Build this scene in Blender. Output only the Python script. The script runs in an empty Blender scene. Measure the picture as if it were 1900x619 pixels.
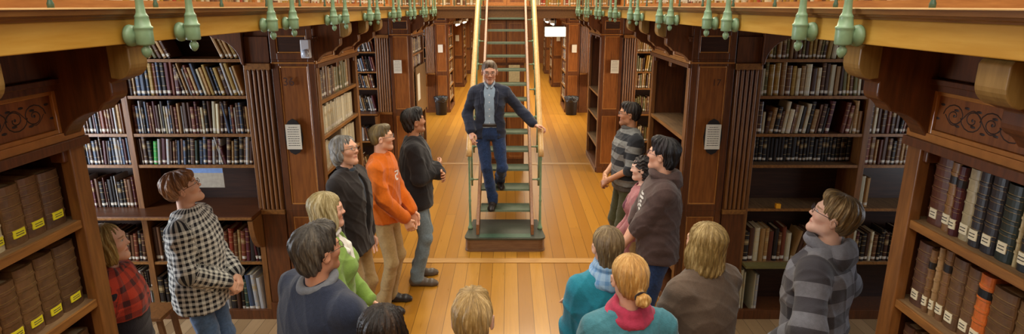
import bpy, math, random
import numpy as np
from mathutils import Vector, Matrix
random.seed(11)
SC = bpy.context.scene
COL = SC.collection
# ------------------------------------------------------------------ camera
CAM = Vector((0.05, 0.0, 2.74)); FPX = 1115.0; PITCH = math.radians(15.01)
cd = bpy.data.cameras.new('camera'); cam = bpy.data.objects.new('camera', cd); COL.objects.link(cam)
cam.location = CAM; cam.rotation_euler = (math.radians(90) - PITCH, 0, 0)
cd.sensor_width = 36; cd.lens = 36 * FPX / 1900; cd.shift_x = 5 / 1900; cd.clip_start = 0.05; cd.clip_end = 200
SC.camera = cam
def at(px, py, z):
    "world point on the ray through photo pixel (px,py) at height z"
    a = (px - 945) / FPX; b = (309 - py) / FPX
    d = Vector((a, math.cos(PITCH) + b * math.sin(PITCH), b * math.cos(PITCH) - math.sin(PITCH)))
    return CAM + d * ((z - CAM.z) / d.z)
def proj(p):
    v = Vector(p) - CAM
    zc = v.y * math.cos(PITCH) - v.z * math.sin(PITCH); yc = v.y * math.sin(PITCH) + v.z * math.cos(PITCH)
    if zc < 0.05: return None
    return 945 + FPX * v.x / zc, 309 - FPX * yc / zc, zc
# ------------------------------------------------------------------ objects
def tag(o, label=None, cat=None, group=None, kind=None):
    if label: o['label'] = label
    if cat: o['category'] = cat
    if group: o['group'] = group
    if kind: o['kind'] = kind
    return o
def empty(name, loc=(0, 0, 0), rz=0.0, parent=None):
    o = bpy.data.objects.new(name, None); COL.objects.link(o); o.location = loc; o.rotation_euler = (0, 0, rz)
    o.empty_display_size = 0.1
    if parent: o.parent = parent
    return o
def link(name, me, mats, parent=None, smooth=False, bevel=0):
    for m in (mats if isinstance(mats, (list, tuple)) else [mats]): me.materials.append(m)
    if smooth: me.polygons.foreach_set('use_smooth', [True] * len(me.polygons))
    o = bpy.data.objects.new(name, me); COL.objects.link(o)
    if parent: o.parent = parent
    if bevel:
        b = o.modifiers.new('bevel', 'BEVEL'); b.width = bevel; b.segments = 2; b.limit_method = 'ANGLE'
    return o
def copy_tree(o, parent=None):
    c = o.copy(); COL.objects.link(c); c.parent = parent
    for ch in list(o.children): copy_tree(ch, c)
    return c
class MB:
    def __init__(s): s.v = []; s.f = []; s.m = []; s.sm = []; s.M = None
    def add(s, vs, fs, mi=0, smooth=False):
        n = len(s.v)
        if s.M is not None: vs = [tuple(s.M @ Vector(v)) for v in vs]
        s.v += [tuple(v) for v in vs]; s.f += [tuple(i + n for i in f) for f in fs]
        s.m += [mi] * len(fs); s.sm += [smooth] * len(fs); return s
    def box(s, x0, x1, y0, y1, z0, z1, mi=0):
        x0, x1 = min(x0, x1), max(x0, x1); y0, y1 = min(y0, y1), max(y0, y1); z0, z1 = min(z0, z1), max(z0, z1)
        v = [(x0,y0,z0),(x1,y0,z0),(x1,y1,z0),(x0,y1,z0),(x0,y0,z1),(x1,y0,z1),(x1,y1,z1),(x0,y1,z1)]
        return s.add(v, [(0,3,2,1),(4,5,6,7),(0,1,5,4),(1,2,6,5),(2,3,7,6),(3,0,4,7)], mi)
    def prism(s, prof, axis, a0, a1, mi=0, smooth=False):
        "prof: 2D loop; axis 'x': prof=(y,z); 'y': (x,z); 'z': (x,y)"
        n = len(prof)
        def P(p, a): return {'x': (a, p[0], p[1]), 'y': (p[0], a, p[1]), 'z': (p[0], p[1], a)}[axis]
        area = sum(prof[i][0]*prof[(i+1)%n][1]-prof[(i+1)%n][0]*prof[i][1] for i in range(n))
        flip = (area < 0) ^ (axis == 'y') ^ (a1 < a0)
        v = [P(p, a0) for p in prof] + [P(p, a1) for p in prof]
        fs = [tuple(range(n))[::-1], tuple(range(n, 2*n))]
        sd = [(i, (i+1)%n, (i+1)%n+n, i+n) for i in range(n)]
        if flip: fs = [f[::-1] for f in fs]; sd = [f[::-1] for f in sd]
        s.add(v, fs, mi); k = len(s.v)
        s.f += [tuple(i + k - 2*n for i in f) for f in sd]; s.m += [mi]*n; s.sm += [smooth]*n
        return s
    def tube(s, pts, r, n=8, mi=0, closed=False):
        pts = [Vector(p) for p in pts]; k = len(pts); vs = []; fs = []
        rs = r if isinstance(r, (list, tuple)) else [r]*k
        up = Vector((0, 0, 1)); prev = None
        for i, p in enumerate(pts):
            if closed: t = pts[(i+1)%k] - pts[i-1]
            else: t = pts[min(i+1, k-1)] - pts[max(i-1, 0)]
            t.normalize()
            if prev is None:
                a = up if abs(t.z) < .9 else Vector((1, 0, 0)); u = t.cross(a).normalized()
            else:
                u = (prev - t * prev.dot(t)).normalized()
            prev = u; w = t.cross(u)
            for j in range(n):
                an = 2*math.pi*j/n; vs.append(p + (u*math.cos(an) + w*math.sin(an))*rs[i])
        for i in range(k if closed else k-1):
            for j in range(n):
                a = i*n+j; b = i*n+(j+1)%n; c = ((i+1)%k)*n+(j+1)%n; d = ((i+1)%k)*n+j
                fs.append((a, b, c, d))
        if not closed: fs += [tuple(range(n))[::-1], tuple(range((k-1)*n, k*n))]
        return s.add(vs, fs, mi, True)
    def lathe(s, prof, c=(0,0,0), axis='z', n=20, mi=0):
        "prof: list of (r, h)"
        vs = []; fs = []; c = Vector(c)
        for r, h in prof:
            for j in range(n):
                a = 2*math.pi*j/n; x, y = r*math.cos(a), r*math.sin(a)
                d = {'z': (x, y, h), 'x': (h, x, y), 'y': (y, h, x)}[axis]
                vs.append(c + Vector(d))
        k = len(prof)
        for i in range(k-1):
            for j in range(n):
                fs.append((i*n+j, i*n+(j+1)%n, (i+1)*n+(j+1)%n, (i+1)*n+j))
        fs += [tuple(range(n))[::-1], tuple(range((k-1)*n, k*n))]
        if prof[-1][1] < prof[0][1]: fs = [f[::-1] for f in fs]
        return s.add(vs, fs, mi, True)
    def ball(s, c, r, n=12, mi=0, sc=(1,1,1)):
        vs = []; fs = []; c = Vector(c); m = max(6, n//2+1)
        for i in range(1, m):
            t = math.pi*i/m
            for j in range(n):
                a = 2*math.pi*j/n
                vs.append(c + Vector((math.sin(t)*math.cos(a)*sc[0], math.sin(t)*math.sin(a)*sc[1], -math.cos(t)*sc[2]))*r)
        vs.append(c - Vector((0,0,r*sc[2]))); vs.append(c + Vector((0,0,r*sc[2]))); b = len(vs)-2
        for i in range(m-2):
            for j in range(n):
                fs.append((i*n+j, i*n+(j+1)%n, (i+1)*n+(j+1)%n, (i+1)*n+j))
        for j in range(n):
            fs.append((b, (j+1)%n, j)); fs.append((b+1, (m-2)*n+j, (m-2)*n+(j+1)%n))
        return s.add(vs, fs, mi, True)
    def build(s, name, mats, parent=None, bevel=0):
        me = bpy.data.meshes.new(name); me.from_pydata(s.v, [], s.f)
        me.polygons.foreach_set('material_index', s.m); me.polygons.foreach_set('use_smooth', s.sm)
        o = link(name, me, mats, parent, False, bevel); me.update(); return o
# ------------------------------------------------------------------ materials
class NT:
    def __init__(s, name):
        s.mat = bpy.data.materials.new(name); s.mat.use_nodes = True; s.t = s.mat.node_tree; s.t.nodes.clear()
        s.out = s.n('ShaderNodeOutputMaterial'); s.b = s.n('ShaderNodeBsdfPrincipled'); s.l(s.b.outputs[0], s.out.inputs[0])
    def n(s, t, ins=None, **kw):
        nd = s.t.nodes.new(t)
        for k, v in kw.items(): setattr(nd, k, v)
        for k, v in (ins or {}).items(): s.put(nd.inputs[k], v)
        return nd
    def put(s, i, v):
        if isinstance(v, bpy.types.NodeSocket): s.t.links.new(v, i)
        elif isinstance(v, bpy.types.Node): s.t.links.new(v.outputs[0], i)
        else:
            if hasattr(i, 'default_value'):
                try: i.default_value = v
                except Exception: i.default_value = tuple(v) + (1,)
    def l(s, a, b): s.t.links.new(a, b)
    def math(s, op, a, b=0.0, c=None):
        d = {0: a, 1: b}
        if c is not None: d[2] = c
        return s.n('ShaderNodeMath', d, operation=op).outputs[0]
    def vm(s, op, a, b=(0,0,0)):
        nd = s.n('ShaderNodeVectorMath', {0: a, 1: b}, operation=op)
        return nd.outputs['Value'] if op in ('LENGTH', 'DOT_PRODUCT') else nd.outputs[0]
    def mix(s, fac, a, b, blend='MIX'):
        nd = s.n('ShaderNodeMix', data_type='RGBA', blend_type=blend)
        s.put(nd.inputs[0], fac); s.put(nd.inputs[6], c4(a)); s.put(nd.inputs[7], c4(b)); return nd.outputs[2]
    def coord(s, which='Object', scale=(1,1,1), loc=(0,0,0)):
        tc = s.n('ShaderNodeTexCoord').outputs[which]
        return s.n('ShaderNodeMapping', {0: tc, 'Scale': scale, 'Location': loc}).outputs[0]
    def noise(s, vec, scale=5, detail=4, rough=.5):
        return s.n('ShaderNodeTexNoise', {'Vector': vec, 'Scale': scale, 'Detail': detail, 'Roughness': rough}).outputs[0]
    def ramp(s, f, stops):
        nd = s.n('ShaderNodeValToRGB', {0: f}); e = nd.color_ramp.elements
        while len(e) < len(stops): e.new(.5)
        for i, (p, c) in enumerate(stops): e[i].position = p; e[i].color = c4(c)
        return nd.outputs[0]
    def bump(s, h, strength=.3, dist=.01):
        s.put(s.b.inputs['Normal'], s.n('ShaderNodeBump', {'Height': h, 'Strength': strength, 'Distance': dist}).outputs[0])
    def fin(s, col, rough=.5, spec=.5):
        s.put(s.b.inputs['Base Color'], c4(col)); s.put(s.b.inputs['Roughness'], rough)
        s.b.inputs['Specular IOR Level'].default_value = spec
        return s.mat
def c4(c):
    if isinstance(c, (tuple, list)) and len(c) == 3: return (*c, 1)
    return c
def hexc(h):
    "sRGB hex to linear"
    h = h.lstrip('#'); r = [int(h[i:i+2], 16)/255 for i in (0, 2, 4)]
    return tuple(x/12.92 if x <= .04045 else ((x+.055)/1.055)**2.4 for x in r)
def mulc(c, k): return tuple(min(1, x*k) for x in c[:3])
_M = {}
def wood(name, a, b, axis='z', rough=.38, spec=.5, sc=6.0, contrast=1.0):
    if name in _M: return _M[name]
    t = NT(name); st = {'z': (9, 9, .8), 'y': (9, .8, 9), 'x': (.8, 9, 9)}[axis]
    v = t.coord('Object', st)
    f = t.noise(v, sc, 5, .6); g = t.noise(t.coord('Object', (1, 1, 1)), 1.7, 2)
    c = t.ramp(f, [(.30, a), (.70, b)])
    c = t.mix(t.math('MULTIPLY', g, .5), c, mulc(a, .6))
    t.bump(f, .12, .004)
    _M[name] = t.fin(c, rough, spec); return _M[name]
def plain(name, c, rough=.5, spec=.5, var=.12, sc=30, bump=0.0, metal=0.0):
    if name in _M: return _M[name]
    t = NT(name); f = t.noise(t.coord(), sc, 3)
    col = t.ramp(f, [(.3, mulc(c, 1-var)), (.7, mulc(c, 1+var))])
    if bump: t.bump(f, bump, .003)
    t.b.inputs['Metallic'].default_value = metal
    _M[name] = t.fin(col, rough, spec); return _M[name]
def emit(name, c, s):
    if name in _M: return _M[name]
    t = NT(name); t.fin((.8, .8, .8)); t.put(t.b.inputs['Emission Color'], c4(c)); t.b.inputs['Emission Strength'].default_value = s
    _M[name] = t.mat; return t.mat
WD = wood('dark_stained_oak', hexc('#4c2a14'), hexc('#784420'))
WDX = wood('dark_oak_crosswise', hexc('#4c2a14'), hexc('#784420'), 'x')
WDY = wood('dark_oak_lengthwise', hexc('#4c2a14'), hexc('#784420'), 'y')
WP = wood('reddish_oak_panel', hexc('#75411a'), hexc('#a2622a'))
WE = wood('worn_oak_edge', hexc('#704620'), hexc('#a87236'), 'y')
WEZ = wood('worn_oak_post', hexc('#6a4220'), hexc('#986432'), 'z')
WDK = wood('dark_walnut', hexc('#2c1a12'), hexc('#4a2c1c'), 'x')  # darker walnut tone for the bookcase backs
WSH = wood('dusty_shelf_oak', hexc('#6a5038'), hexc('#9a7a54'), 'y', .6, .3)
FASC = wood('honey_fascia_wood', hexc('#c08c2c'), hexc('#dcae50'), 'y', .45, .4, 3.0)
TRIM = wood('fascia_moulding_wood', hexc('#6e451c'), hexc('#94642c'), 'y')
LEDGE = wood('pale_ledge_wood', hexc('#d8a860'), hexc('#eec890'), 'y')
GREEN = plain('green_painted_iron', hexc('#7d9a78'), .38, .5, .15, 25, .15)
GREEND = plain('dark_green_iron', hexc('#3f5a48'), .4, .5, .15, 25)
PAPER = plain('off_white_paper', hexc('#dcd6c4'), .8, .2, .04, 20)
BLACK = plain('black_paint', hexc('#1c1614'), .5, .4)
INK = plain('faded_ink', hexc('#4a4640'), .8, .1)
# ------------------------------------------------------------------ the room
def planks(name, wd, tones, rough=.3, bumpk=1.0):
    t = NT(name); tc = t.n('ShaderNodeTexCoord').outputs['Object']
    sp = t.n('ShaderNodeSeparateXYZ', {0: tc}); x, y = sp.outputs[0], sp.outputs[1]
    xs = t.math('DIVIDE', x, wd); ix = t.math('FLOOR', xs); fx = t.math('FRACT', xs)
    off = t.n('ShaderNodeTexWhiteNoise', {'Vector': t.n('ShaderNodeCombineXYZ', {0: ix}).outputs[0]}, noise_dimensions='3D').outputs[0]
    ys = t.math('ADD', t.math('DIVIDE', y, 9.0), t.math('MULTIPLY', off, 7)); iy = t.math('FLOOR', ys); fy = t.math('FRACT', ys)
    rnd = t.n('ShaderNodeTexWhiteNoise', {'Vector': t.n('ShaderNodeCombineXYZ', {0: ix, 1: iy}).outputs[0]}, noise_dimensions='3D').outputs[0]
    gr = t.noise(t.n('ShaderNodeMapping', {0: tc, 'Scale': (30, 1.5, 1)}).outputs[0], 2.0, 5, .6)
    c = t.ramp(rnd, [(0, tones[0]), (.5, tones[1]), (1, tones[2])])
    c = t.mix(t.math('MULTIPLY', t.math('SUBTRACT', 1, gr), .55), c, mulc(tones[0], .55))
    seam = t.math('MAXIMUM', t.math('LESS_THAN', fx, .045), t.math('LESS_THAN', fy, .0008))
    stain = t.noise(tc, .9, 4); c = t.mix(t.math('MULTIPLY', t.math('SUBTRACT', stain, .35), .5), c, mulc(tones[0], .7))
    c = t.mix(t.math('MULTIPLY', seam, .75), c, mulc(tones[0], .3))
    t.bump(t.math('SUBTRACT', t.math('MULTIPLY', gr, .2), seam), .25*bumpk, .004)
    return t.fin(c, t.math('ADD', rough, t.math('MULTIPLY', gr, .18)), .5)
FL1 = planks('pine_floor_planks', .135, [hexc('#a56d1c'), hexc('#b57c24'), hexc('#c68c2e')], .22)
FL2 = planks('worn_alcove_planks', .12, [hexc('#a07f56'), hexc('#b89468'), hexc('#c8a67a')], .5)
def struct(name, mb, m, bevel=0): return tag(mb.build(name, m, None, bevel), kind='structure')
struct('floor', MB().box(-1.5, 1.5, -3, 6.2, -.1, 0).box(-4.9, 4.9, 6.2, 30, -.1, 0), FL1)
struct('floor.001', MB().box(-4.9, -1.5, -3, 6.2, -.1, 0), FL2)
struct('floor.002', MB().box(1.5, 4.9, -3, 6.2, -.1, 0), FL2)
TRB = wood('threshold_board', hexc('#a87432'), hexc('#cc9a50'), 'x', .45)
struct('trim_1', MB().box(-1.49, 1.49, 6.13, 6.25, 0, .006), TRB)
struct('trim_2', MB().box(-1.49, 1.49, 10.38, 10.5, 0, .006), TRB)
WALL = plain('plaster_wall', hexc('#b9a283'), .8, .2, .05, 3)
struct('wall_left', MB().box(-5.0, -4.9, -3, 30, 0, 6.2), WALL)
struct('wall_right', MB().box(4.9, 5.0, -3, 30, 0, 6.2), WALL)
struct('wall_back', MB().box(-4.9, 4.9, -3.1, -3, 0, 6.2), WALL)
struct('wall_end', MB().box(-4.9, 4.9, 30, 30.1, 0, 6.2), WP)

# z of the shelves (measured)
SHZ = [0.10, 0.54, 1.04, 1.43, 1.70, 2.02, 2.32]
FR = 1.53            # aisle face of the bookcases
FX = 1.21            # gallery fascia plane
def arc(cx, cz, r, a0, a1, n=8): return [(cx + r*math.cos(math.radians(a0+(a1-a0)*i/n)), cz + r*math.sin(math.radians(a0+(a1-a0)*i/n))) for i in range(n+1)]
def bracket_profile(side):
    "profile (x,z) of the curved console under the gallery; x measured towards the aisle"
    p = [(1.58, 2.615), (1.27, 2.615), (1.27, 2.50), (1.30, 2.488), (1.318, 2.485), (1.318, 2.455)] + arc(1.352, 2.45, .034, 180, 262, 4)
    p += [(1.36, 2.405)] + arc(1.37, 2.225, .16, 88, 4, 9) + [(1.53, 2.20), (1.58, 2.20)]
    return [(side*x, z) for x, z in p]
def framed_panel(mb, x0, x1, y, z0, z1, fw=.05, dep=.014, dirn=-1, mi=0, mi2=1):
    "camera-facing frame with a recessed field; y is the outer face"
    yb = y - dirn*dep
    mb.box(x0, x0+fw, y, yb, z0, z1, mi); mb.box(x1-fw, x1, y, yb, z0, z1, mi)
    mb.box(x0+fw, x1-fw, y, yb, z0, z0+fw, mi); mb.box(x0+fw, x1-fw, y, yb, z1-fw, z1, mi)
    mb.box(x0+fw, x1-fw, yb+dirn*.006, yb-dirn*.01, z0+fw, z1-fw, mi2)
    m = .012   # inner bead
    ya = y - dirn*.004
    mb.box(x0+fw, x0+fw+m, ya, yb, z0+fw, z1-fw, 2); mb.box(x1-fw-m, x1-fw, ya, yb, z0+fw, z1-fw, 2)
    mb.box(x0+fw+m, x1-fw-m, ya, yb, z0+fw, z0+fw+m, 2); mb.box(x0+fw+m, x1-fw-m, ya, yb, z1-fw-m, z1-fw, 2)
WHD = wood('worn_joist_head', hexc('#80602c'), hexc('#a88448'), 'z', .4)
BEAD = plain('polished_bead', hexc('#a9713a'), .22, .7, .1)
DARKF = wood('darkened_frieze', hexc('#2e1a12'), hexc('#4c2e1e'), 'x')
CARVE = plain('carved_vine_inlay', hexc('#2a1a16'), .5, .4)
def scroll_vine(mb, side, y0, y1, zc, x):
    "a running vine of spirals cut in the frieze between y0 and y1 on the aisle face"
    def P(u, w): return (x, y0 + u*(y1-y0), zc + w)
    L = y1 - y0; n = 4
    for k in range(n):
        c = (k+.5)/n; sg = 1 if k % 2 else -1; pts = []; rr = []
        for i in range(22):
            th = i/21*math.pi*3.1; r = .042*(1 - i/21*.82)
            pts.append((x, y0 + c*L + r*math.cos(th)*1.2, zc + sg*r*math.sin(th))); rr.append(.0028)
        mb.tube(pts, rr, 5)
        mb.ball((x, y0+c*L, zc), .007, 8, sc=(.35, 1, 1))
        for j, (du, dw) in enumerate(((.06, .03), (-.05, .034), (.075, -.02))):
            mb.ball(P(c, 0) and (x, y0+c*L+du, zc+sg*dw), .010, 8, sc=(.25, 1.5, .6))
    pts = [(x, y0 + L*i/60, zc + .03*math.sin(i/60*n*math.pi)) for i in range(61)]
    mb.tube(pts, .0026, 5)
def aisle_case(side, y0, y1, shelves, label, carved=False, panel_tone=None):
    "bookcase whose shelves face the aisle, end panels towards and away from the camera"
    r = empty('bookcase', (0, 0, 0)); tag(r, label, 'bookcase', 'bookcases lining the aisle')
    s = side; xa, xb = s*FR, s*(FR+.35); lo, hi = min(xa, xb), max(xa, xb)
    for yy, d in ((y0, -1), (y1, 1)):
        m = MB(); yi = yy - d*.012
        m.box(lo, hi, yi, yi - d*.03, 0, 2.615, 0)
        framed_panel(m, lo, hi, yy, 1.03, 2.32, .055, .014, d, 0, 1)
        framed_panel(m, lo, hi, yy, .10, 1.03, .055, .014, d, 0, 1)
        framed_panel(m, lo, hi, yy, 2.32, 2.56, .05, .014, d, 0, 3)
        m.box(lo, hi, yy + d*.006, yy - d*.02, 2.285, 2.30, 2)
        m.box(lo, hi, yy + d*.012, yy - d*.02, 0, .10, 0)
        m.box(lo, hi, yy + d*.012, yy-d*.02, 2.56, 2.615, 0)
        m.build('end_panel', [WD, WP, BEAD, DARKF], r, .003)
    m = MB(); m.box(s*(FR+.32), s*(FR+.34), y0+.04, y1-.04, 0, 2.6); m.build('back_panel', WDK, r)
    for ys, ye in ((y0+.01, y0+.085), (y1-.085, y1-.01)): m = MB(); m.box(s*(FR-.012), s*(FR+.03), ys, ye, .08, 2.26, 0); m.build('front_stile', WEZ, r, .004)
    m = MB(); m.box(s*(FR-.02), s*(FR+.32), y0+.03, y1-.03, 0, .085); m.build('plinth', WD, r, .004)
    for z in shelves:
        m = MB(); m.box(s*(FR+.0), s*(FR+.32), y0+.043, y1-.043, z-.028, z, 0); m.box(s*(FR-.006), s*(FR+.004), y0+.086, y1-.086, z-.03, z+.001, 1)
        m.build('shelf', [WSH, WE], r, .002)
    # frieze
    m = MB(); m.box(s*FR, s*(FR+.05), y0+.02, y1-.02, 2.25, 2.60, 0)
    m.box(s*(FR-.03), s*FR, y0, y1, 2.25, 2.282, 0); m.box(s*(FR-.018), s*FR, y0, y1, 2.282, 2.31, 2)
    m.box(s*(FR-.03), s*FR, y0, y1, 2.46, 2.482, 0); m.box(s*(FR-.038), s*FR, y0, y1, 2.482, 2.50, 0); m.box(s*(FR-.015), s*FR, y0, y1, 2.505, 2.60, 0)
    for ya, yb in ((y0, (y0+y1)/2-.04), ((y0+y1)/2+.04, y1)):
        m.box(s*(FR-.014), s*FR, ya+.09, ya+.12, 2.31, 2.46, 2); m.box(s*(FR-.014), s*FR, yb-.12, yb-.09, 2.31, 2.46, 2)
        m.box(s*(FR-.014), s*FR, ya+.12, yb-.12, 2.31, 2.325, 2); m.box(s*(FR-.014), s*FR, ya+.12, yb-.12, 2.445, 2.46, 2)
        m.box(s*(FR-.004), s*FR, ya+.12, yb-.12, 2.325, 2.445, 1)
    fz = m.build('frieze', [WD, WP, BEAD], r, .002)
    if carved:
        v = MB()
        for ya, yb in ((y0, (y0+y1)/2-.04), ((y0+y1)/2+.04, y1)): scroll_vine(v, s, ya+.16, yb-.16, 2.386, s*(FR-.0025))
        v.build('carved_vine', CARVE, fz)
    for yc in (y0+.06, (y0+y1)/2, y1-.06):
        m = MB(); m.prism(bracket_profile(s), 'y', yc-.045, yc+.045)
        pr = [(abs(x), z) for x, z in bracket_profile(1)]
        bk = m.build('bracket', WD, r, .005)
        m = MB(); m.prism([(s*1.245, 2.614), (s*1.236, 2.60), (s*1.236, 2.55)] + [(s*a, b) for a, b in arc(1.29, 2.55, .054, 185, 262, 6)] + [(s*1.31, 2.50), (s*1.31, 2.614)], 'y', yc-.052, yc+.052); m.build('joist_head', WHD, bk, .004)
    return r
def cross_case(side, y, x_in, shelfspec, label, ledge=True, empties=()):
    "bookcase across the alcove, shelves facing the camera, fluted pilaster at the aisle end"
    r = empty('bookcase', (0, 0, 0)); tag(r, label, 'bookcase', 'bookcases standing across the alcoves')
    s = side
    def B(m, xa, xb, *a): m.box(s*xa, s*xb, *a)
    # fluted pilaster
    m = MB(); B(m, 1.892, 2.085, y+.02, y+.32, 0, 2.615, 0); B(m, 1.888, 2.092, y-.02, y+.02, 0, .16, 0); B(m, 1.892, 2.086, y, y+.02, .16, 1.0, 0)
    B(m, 1.888, 2.092, y-.012, y+.02, 1.0, 1.04, 1)
    for i in range(5): 
        xx = 1.900 + i*.038
        B(m, xx, xx+.026, y-.004, y+.02, 1.04, 2.24, 2)
        m.prism([(s*(xx+.024*.5)+.012*math.cos(a), y-.004+.009*math.sin(a)) for a in [math.pi*(1+k/6) for k in range(7)]], 'z', 1.05, 2.23, 2)
    B(m, 1.888, 2.098, y-.02, y+.02, 2.24, 2.29, 1); B(m, 1.892, 2.085, y, y+.02, 2.29, 2.5, 0)
    m.build('fluted_pilaster', [WD, WE, WEZ], r, .002)
    m = MB()
    p = [(2.09, 2.61), (2.40, 2.61), (2.40, 2.575)] + arc(2.40, 2.535, .04, 90, 200, 5) + [(2.33, 2.50)] + arc(2.33, 2.27, .22, 92, 176, 8) + [(2.09, 2.27)]
    m.prism([(s*a, b) for a, b in p], 'y', y-.03, y+.06); m.build('bracket', WD, r, .003)
    # carcass
    x0, x1 = 2.092, 4.85; mid = 3.11 if side < 0 else 3.02
    for xa, xw in ((x0, .028), (mid, .05), (x1-.05, .05)): m = MB(); B(m, xa, xa+xw, y+.02, y+.34, 0, 2.6); m.build('upright', WEZ, r, .003)
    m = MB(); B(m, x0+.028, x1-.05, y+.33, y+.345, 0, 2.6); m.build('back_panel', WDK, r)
    m = MB(); B(m, x0+.028, x1-.05, y+.0, y+.33, 0, .05); B(m, x0-.0, x1, y-.02, y+.02, 0, .09); m.build('plinth', WD, r, .003)
    for z in shelfspec:
        for xa, xb in ((x0+.028, mid), (mid+.05, x1-.05)):
            if ledge and abs(z-1.04) < .01: continue
            m = MB(); B(m, xa, xb, y+.03, y+.33, z-.022, z); B(m, xa, xb, y+.026, y+.031, z-.024, z+.001, 1); m.build('shelf', [WSH, WE], r)
    if side < 0 and y < 6:
        m = MB(); B(m, mid+.05, x1-.05, y+.03, y+.33, .26, .282); m.build('shelf', WSH, r)
    if side > 0 and y < 6:
        m = MB(); B(m, x0+.028, mid, y-.07, y+.03, .518, .54); m.build('low_ledge', plain('olive_painted_ledge', hexc('#6a6234'), .5), r)
    if ledge:
        m = MB(); B(m, x0+.0, x1, y-.20, y+.33, 1.012, 1.045, 0); B(m, x0, x1, y-.212, y-.2, 1.018, 1.04, 1)
        m.build('desk_ledge', [WDX, WE], r, .003)
        for xa in (x0+.002,):
            m = MB(); p = [(y+.03, .05), (y-.0, .05), (y-.0, .7)] + [(y-.0-.19*math.sin(i/6*math.pi/2), .7+.3*(1-math.cos(i/6*math.pi/2))) for i in range(7)] + [(y+.03, 1.012)]
            m.prism(p, 'x', s*xa, s*(xa+.045)); m.build('desk_bracket', WEZ, r, .003)
    return r
BLK_ = [(.80, 2.17), (4.92, 6.27), (9.85, 11.2)]
case_L0 = aisle_case(-1, .80, 2.17, [.33, .66, .99, 1.325, 1.66, 1.98], 'dark oak bookcase of huge leather volumes with yellow labels, closest on the left', True)
case_R0 = aisle_case(1, .80, 2.17, [.33, .66, .99, 1.325, 1.66, 1.98], 'dark oak bookcase of thick labelled volumes, closest on the right', True)
case_L1 = aisle_case(-1, 4.92, 6.27, [.3, .66, 1.03, 1.35, 1.665, 1.97], 'oak bookcase numbered 36 holding rows of cream pamphlet boxes')
case_R1 = aisle_case(1, 4.92, 6.27, [.45, 1.66], 'empty oak bookcase with deep bare shelves, numbered 17')
case_L2 = aisle_case(-1, 9.85, 11.2, [.3, .66, 1.03, 1.35, 1.665, 1.97], 'oak bookcase behind the man in black, with a picture board')
case_R2 = aisle_case(1, 9.85, 11.2, [.45, .90, 1.31], 'empty oak bookcase with bare shelves behind the man in the striped jumper')
FAR = [(15.8, 17.2), (21.0, 22.4), (25.2, 26.6)]
names = ['behind the black bin', 'second behind the black bin', 'deepest along the aisle']
for i, (a, b) in enumerate(FAR):
    for s, sn in ((-1, 'left'), (1, 'right')):
        aisle_case(s, a, b, [.3, .66, 1.03, 1.35, 1.665, 1.97], 'far oak bookcase on the %s of the aisle, %s' % (sn, names[i]))
cross_case(-1, 4.92, 0, SHZ[1:], 'wide bookcase with worn desk ledge behind the person in the checked shirt')
cross_case(1, 4.92, 0, SHZ[1:], 'dark half-empty bookcase behind the man in the striped hooded top', ledge=False)
cross_case(-1, 9.85, 0, SHZ[1:], 'bookcase full of white-labelled books behind the man in orange')
cross_case(1, 9.85, 0, SHZ[1:], 'bookcase of brown volumes behind the man in the striped jumper')
for i, (a, b) in enumerate(FAR[:2]):
    for s, sn in ((-1, 'left'), (1, 'right')):
        cross_case(s, a, 0, SHZ[1:], 'far fluted bookcase across the %s side, %s' % (sn, names[i]))

# ------------------------------------------------------------------ gallery
def gallery(side, nm):
    r = empty('gallery', (0, 0, 0)); s = side
    tag(r, 'timber gallery walkway with honey coloured fascia along the %s of the aisle' % nm, 'gallery')
    m = MB(); m.box(s*(FX+.02), s*4.88, -2.9, 28, 2.62, 2.70); m.build('walkway_floor', WDY, r)
    m = MB(); m.box(s*FX, s*(FX+.02), -2.9, 28, 2.618, 2.698); m.build('fascia', FASC, r, .003)
    m = MB(); p = [(FX+.05, 2.697), (FX-.004, 2.697), (FX-.006, 2.703), (FX-.016, 2.706), (FX-.018, 2.712), (FX-.028, 2.714), (FX-.03, 2.729), (FX+.05, 2.729)]
    m.prism([(s*a, b) for a, b in p], 'y', -2.9, 28); m.build('cornice', TRIM, r)
    m = MB(); m.box(s*(FX-.034), s*(FX+.07), -2.9, 28, 2.7292, 2.734); m.build('ledge_board', LEDGE, r, .001)
    m = MB()
    for k in range(34): 
        yy = -2.4 + k*.9
        if any(a-.2 < yy < b+.2 for a, b in BLK_+FAR): continue
        m.box(s*(FX+.03), s*2.6, yy, yy+.07, 2.55, 2.62)
    return r
gallery(-1, 'left'); gallery(1, 'right')
br = empty('gallery_bridge', (0, 10.35, 0)); tag(br, 'timber bridge crossing the aisle at the head of the stairs', 'bridge')
m = MB(); m.box(-FX+.04, FX-.04, .02, 3.2, 2.60, 2.70); m.build('walkway_floor', WDX, br)
m = MB(); m.box(-FX+.035, FX-.035, 0, .02, 2.535, 2.66, 0); m.box(-FX+.035, FX-.035, -.012, .0, 2.655, 2.675, 1); m.box(-FX+.035, FX-.035, -.03, .02, 2.675, 2.728, 1)
m.build('fascia', [TRIM, TRIM], br, .003)
m = MB(); m.box(-FX+.035, FX-.035, -.036, .3, 2.7282, 2.734); m.build('ledge_board', LEDGE, br)
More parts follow.
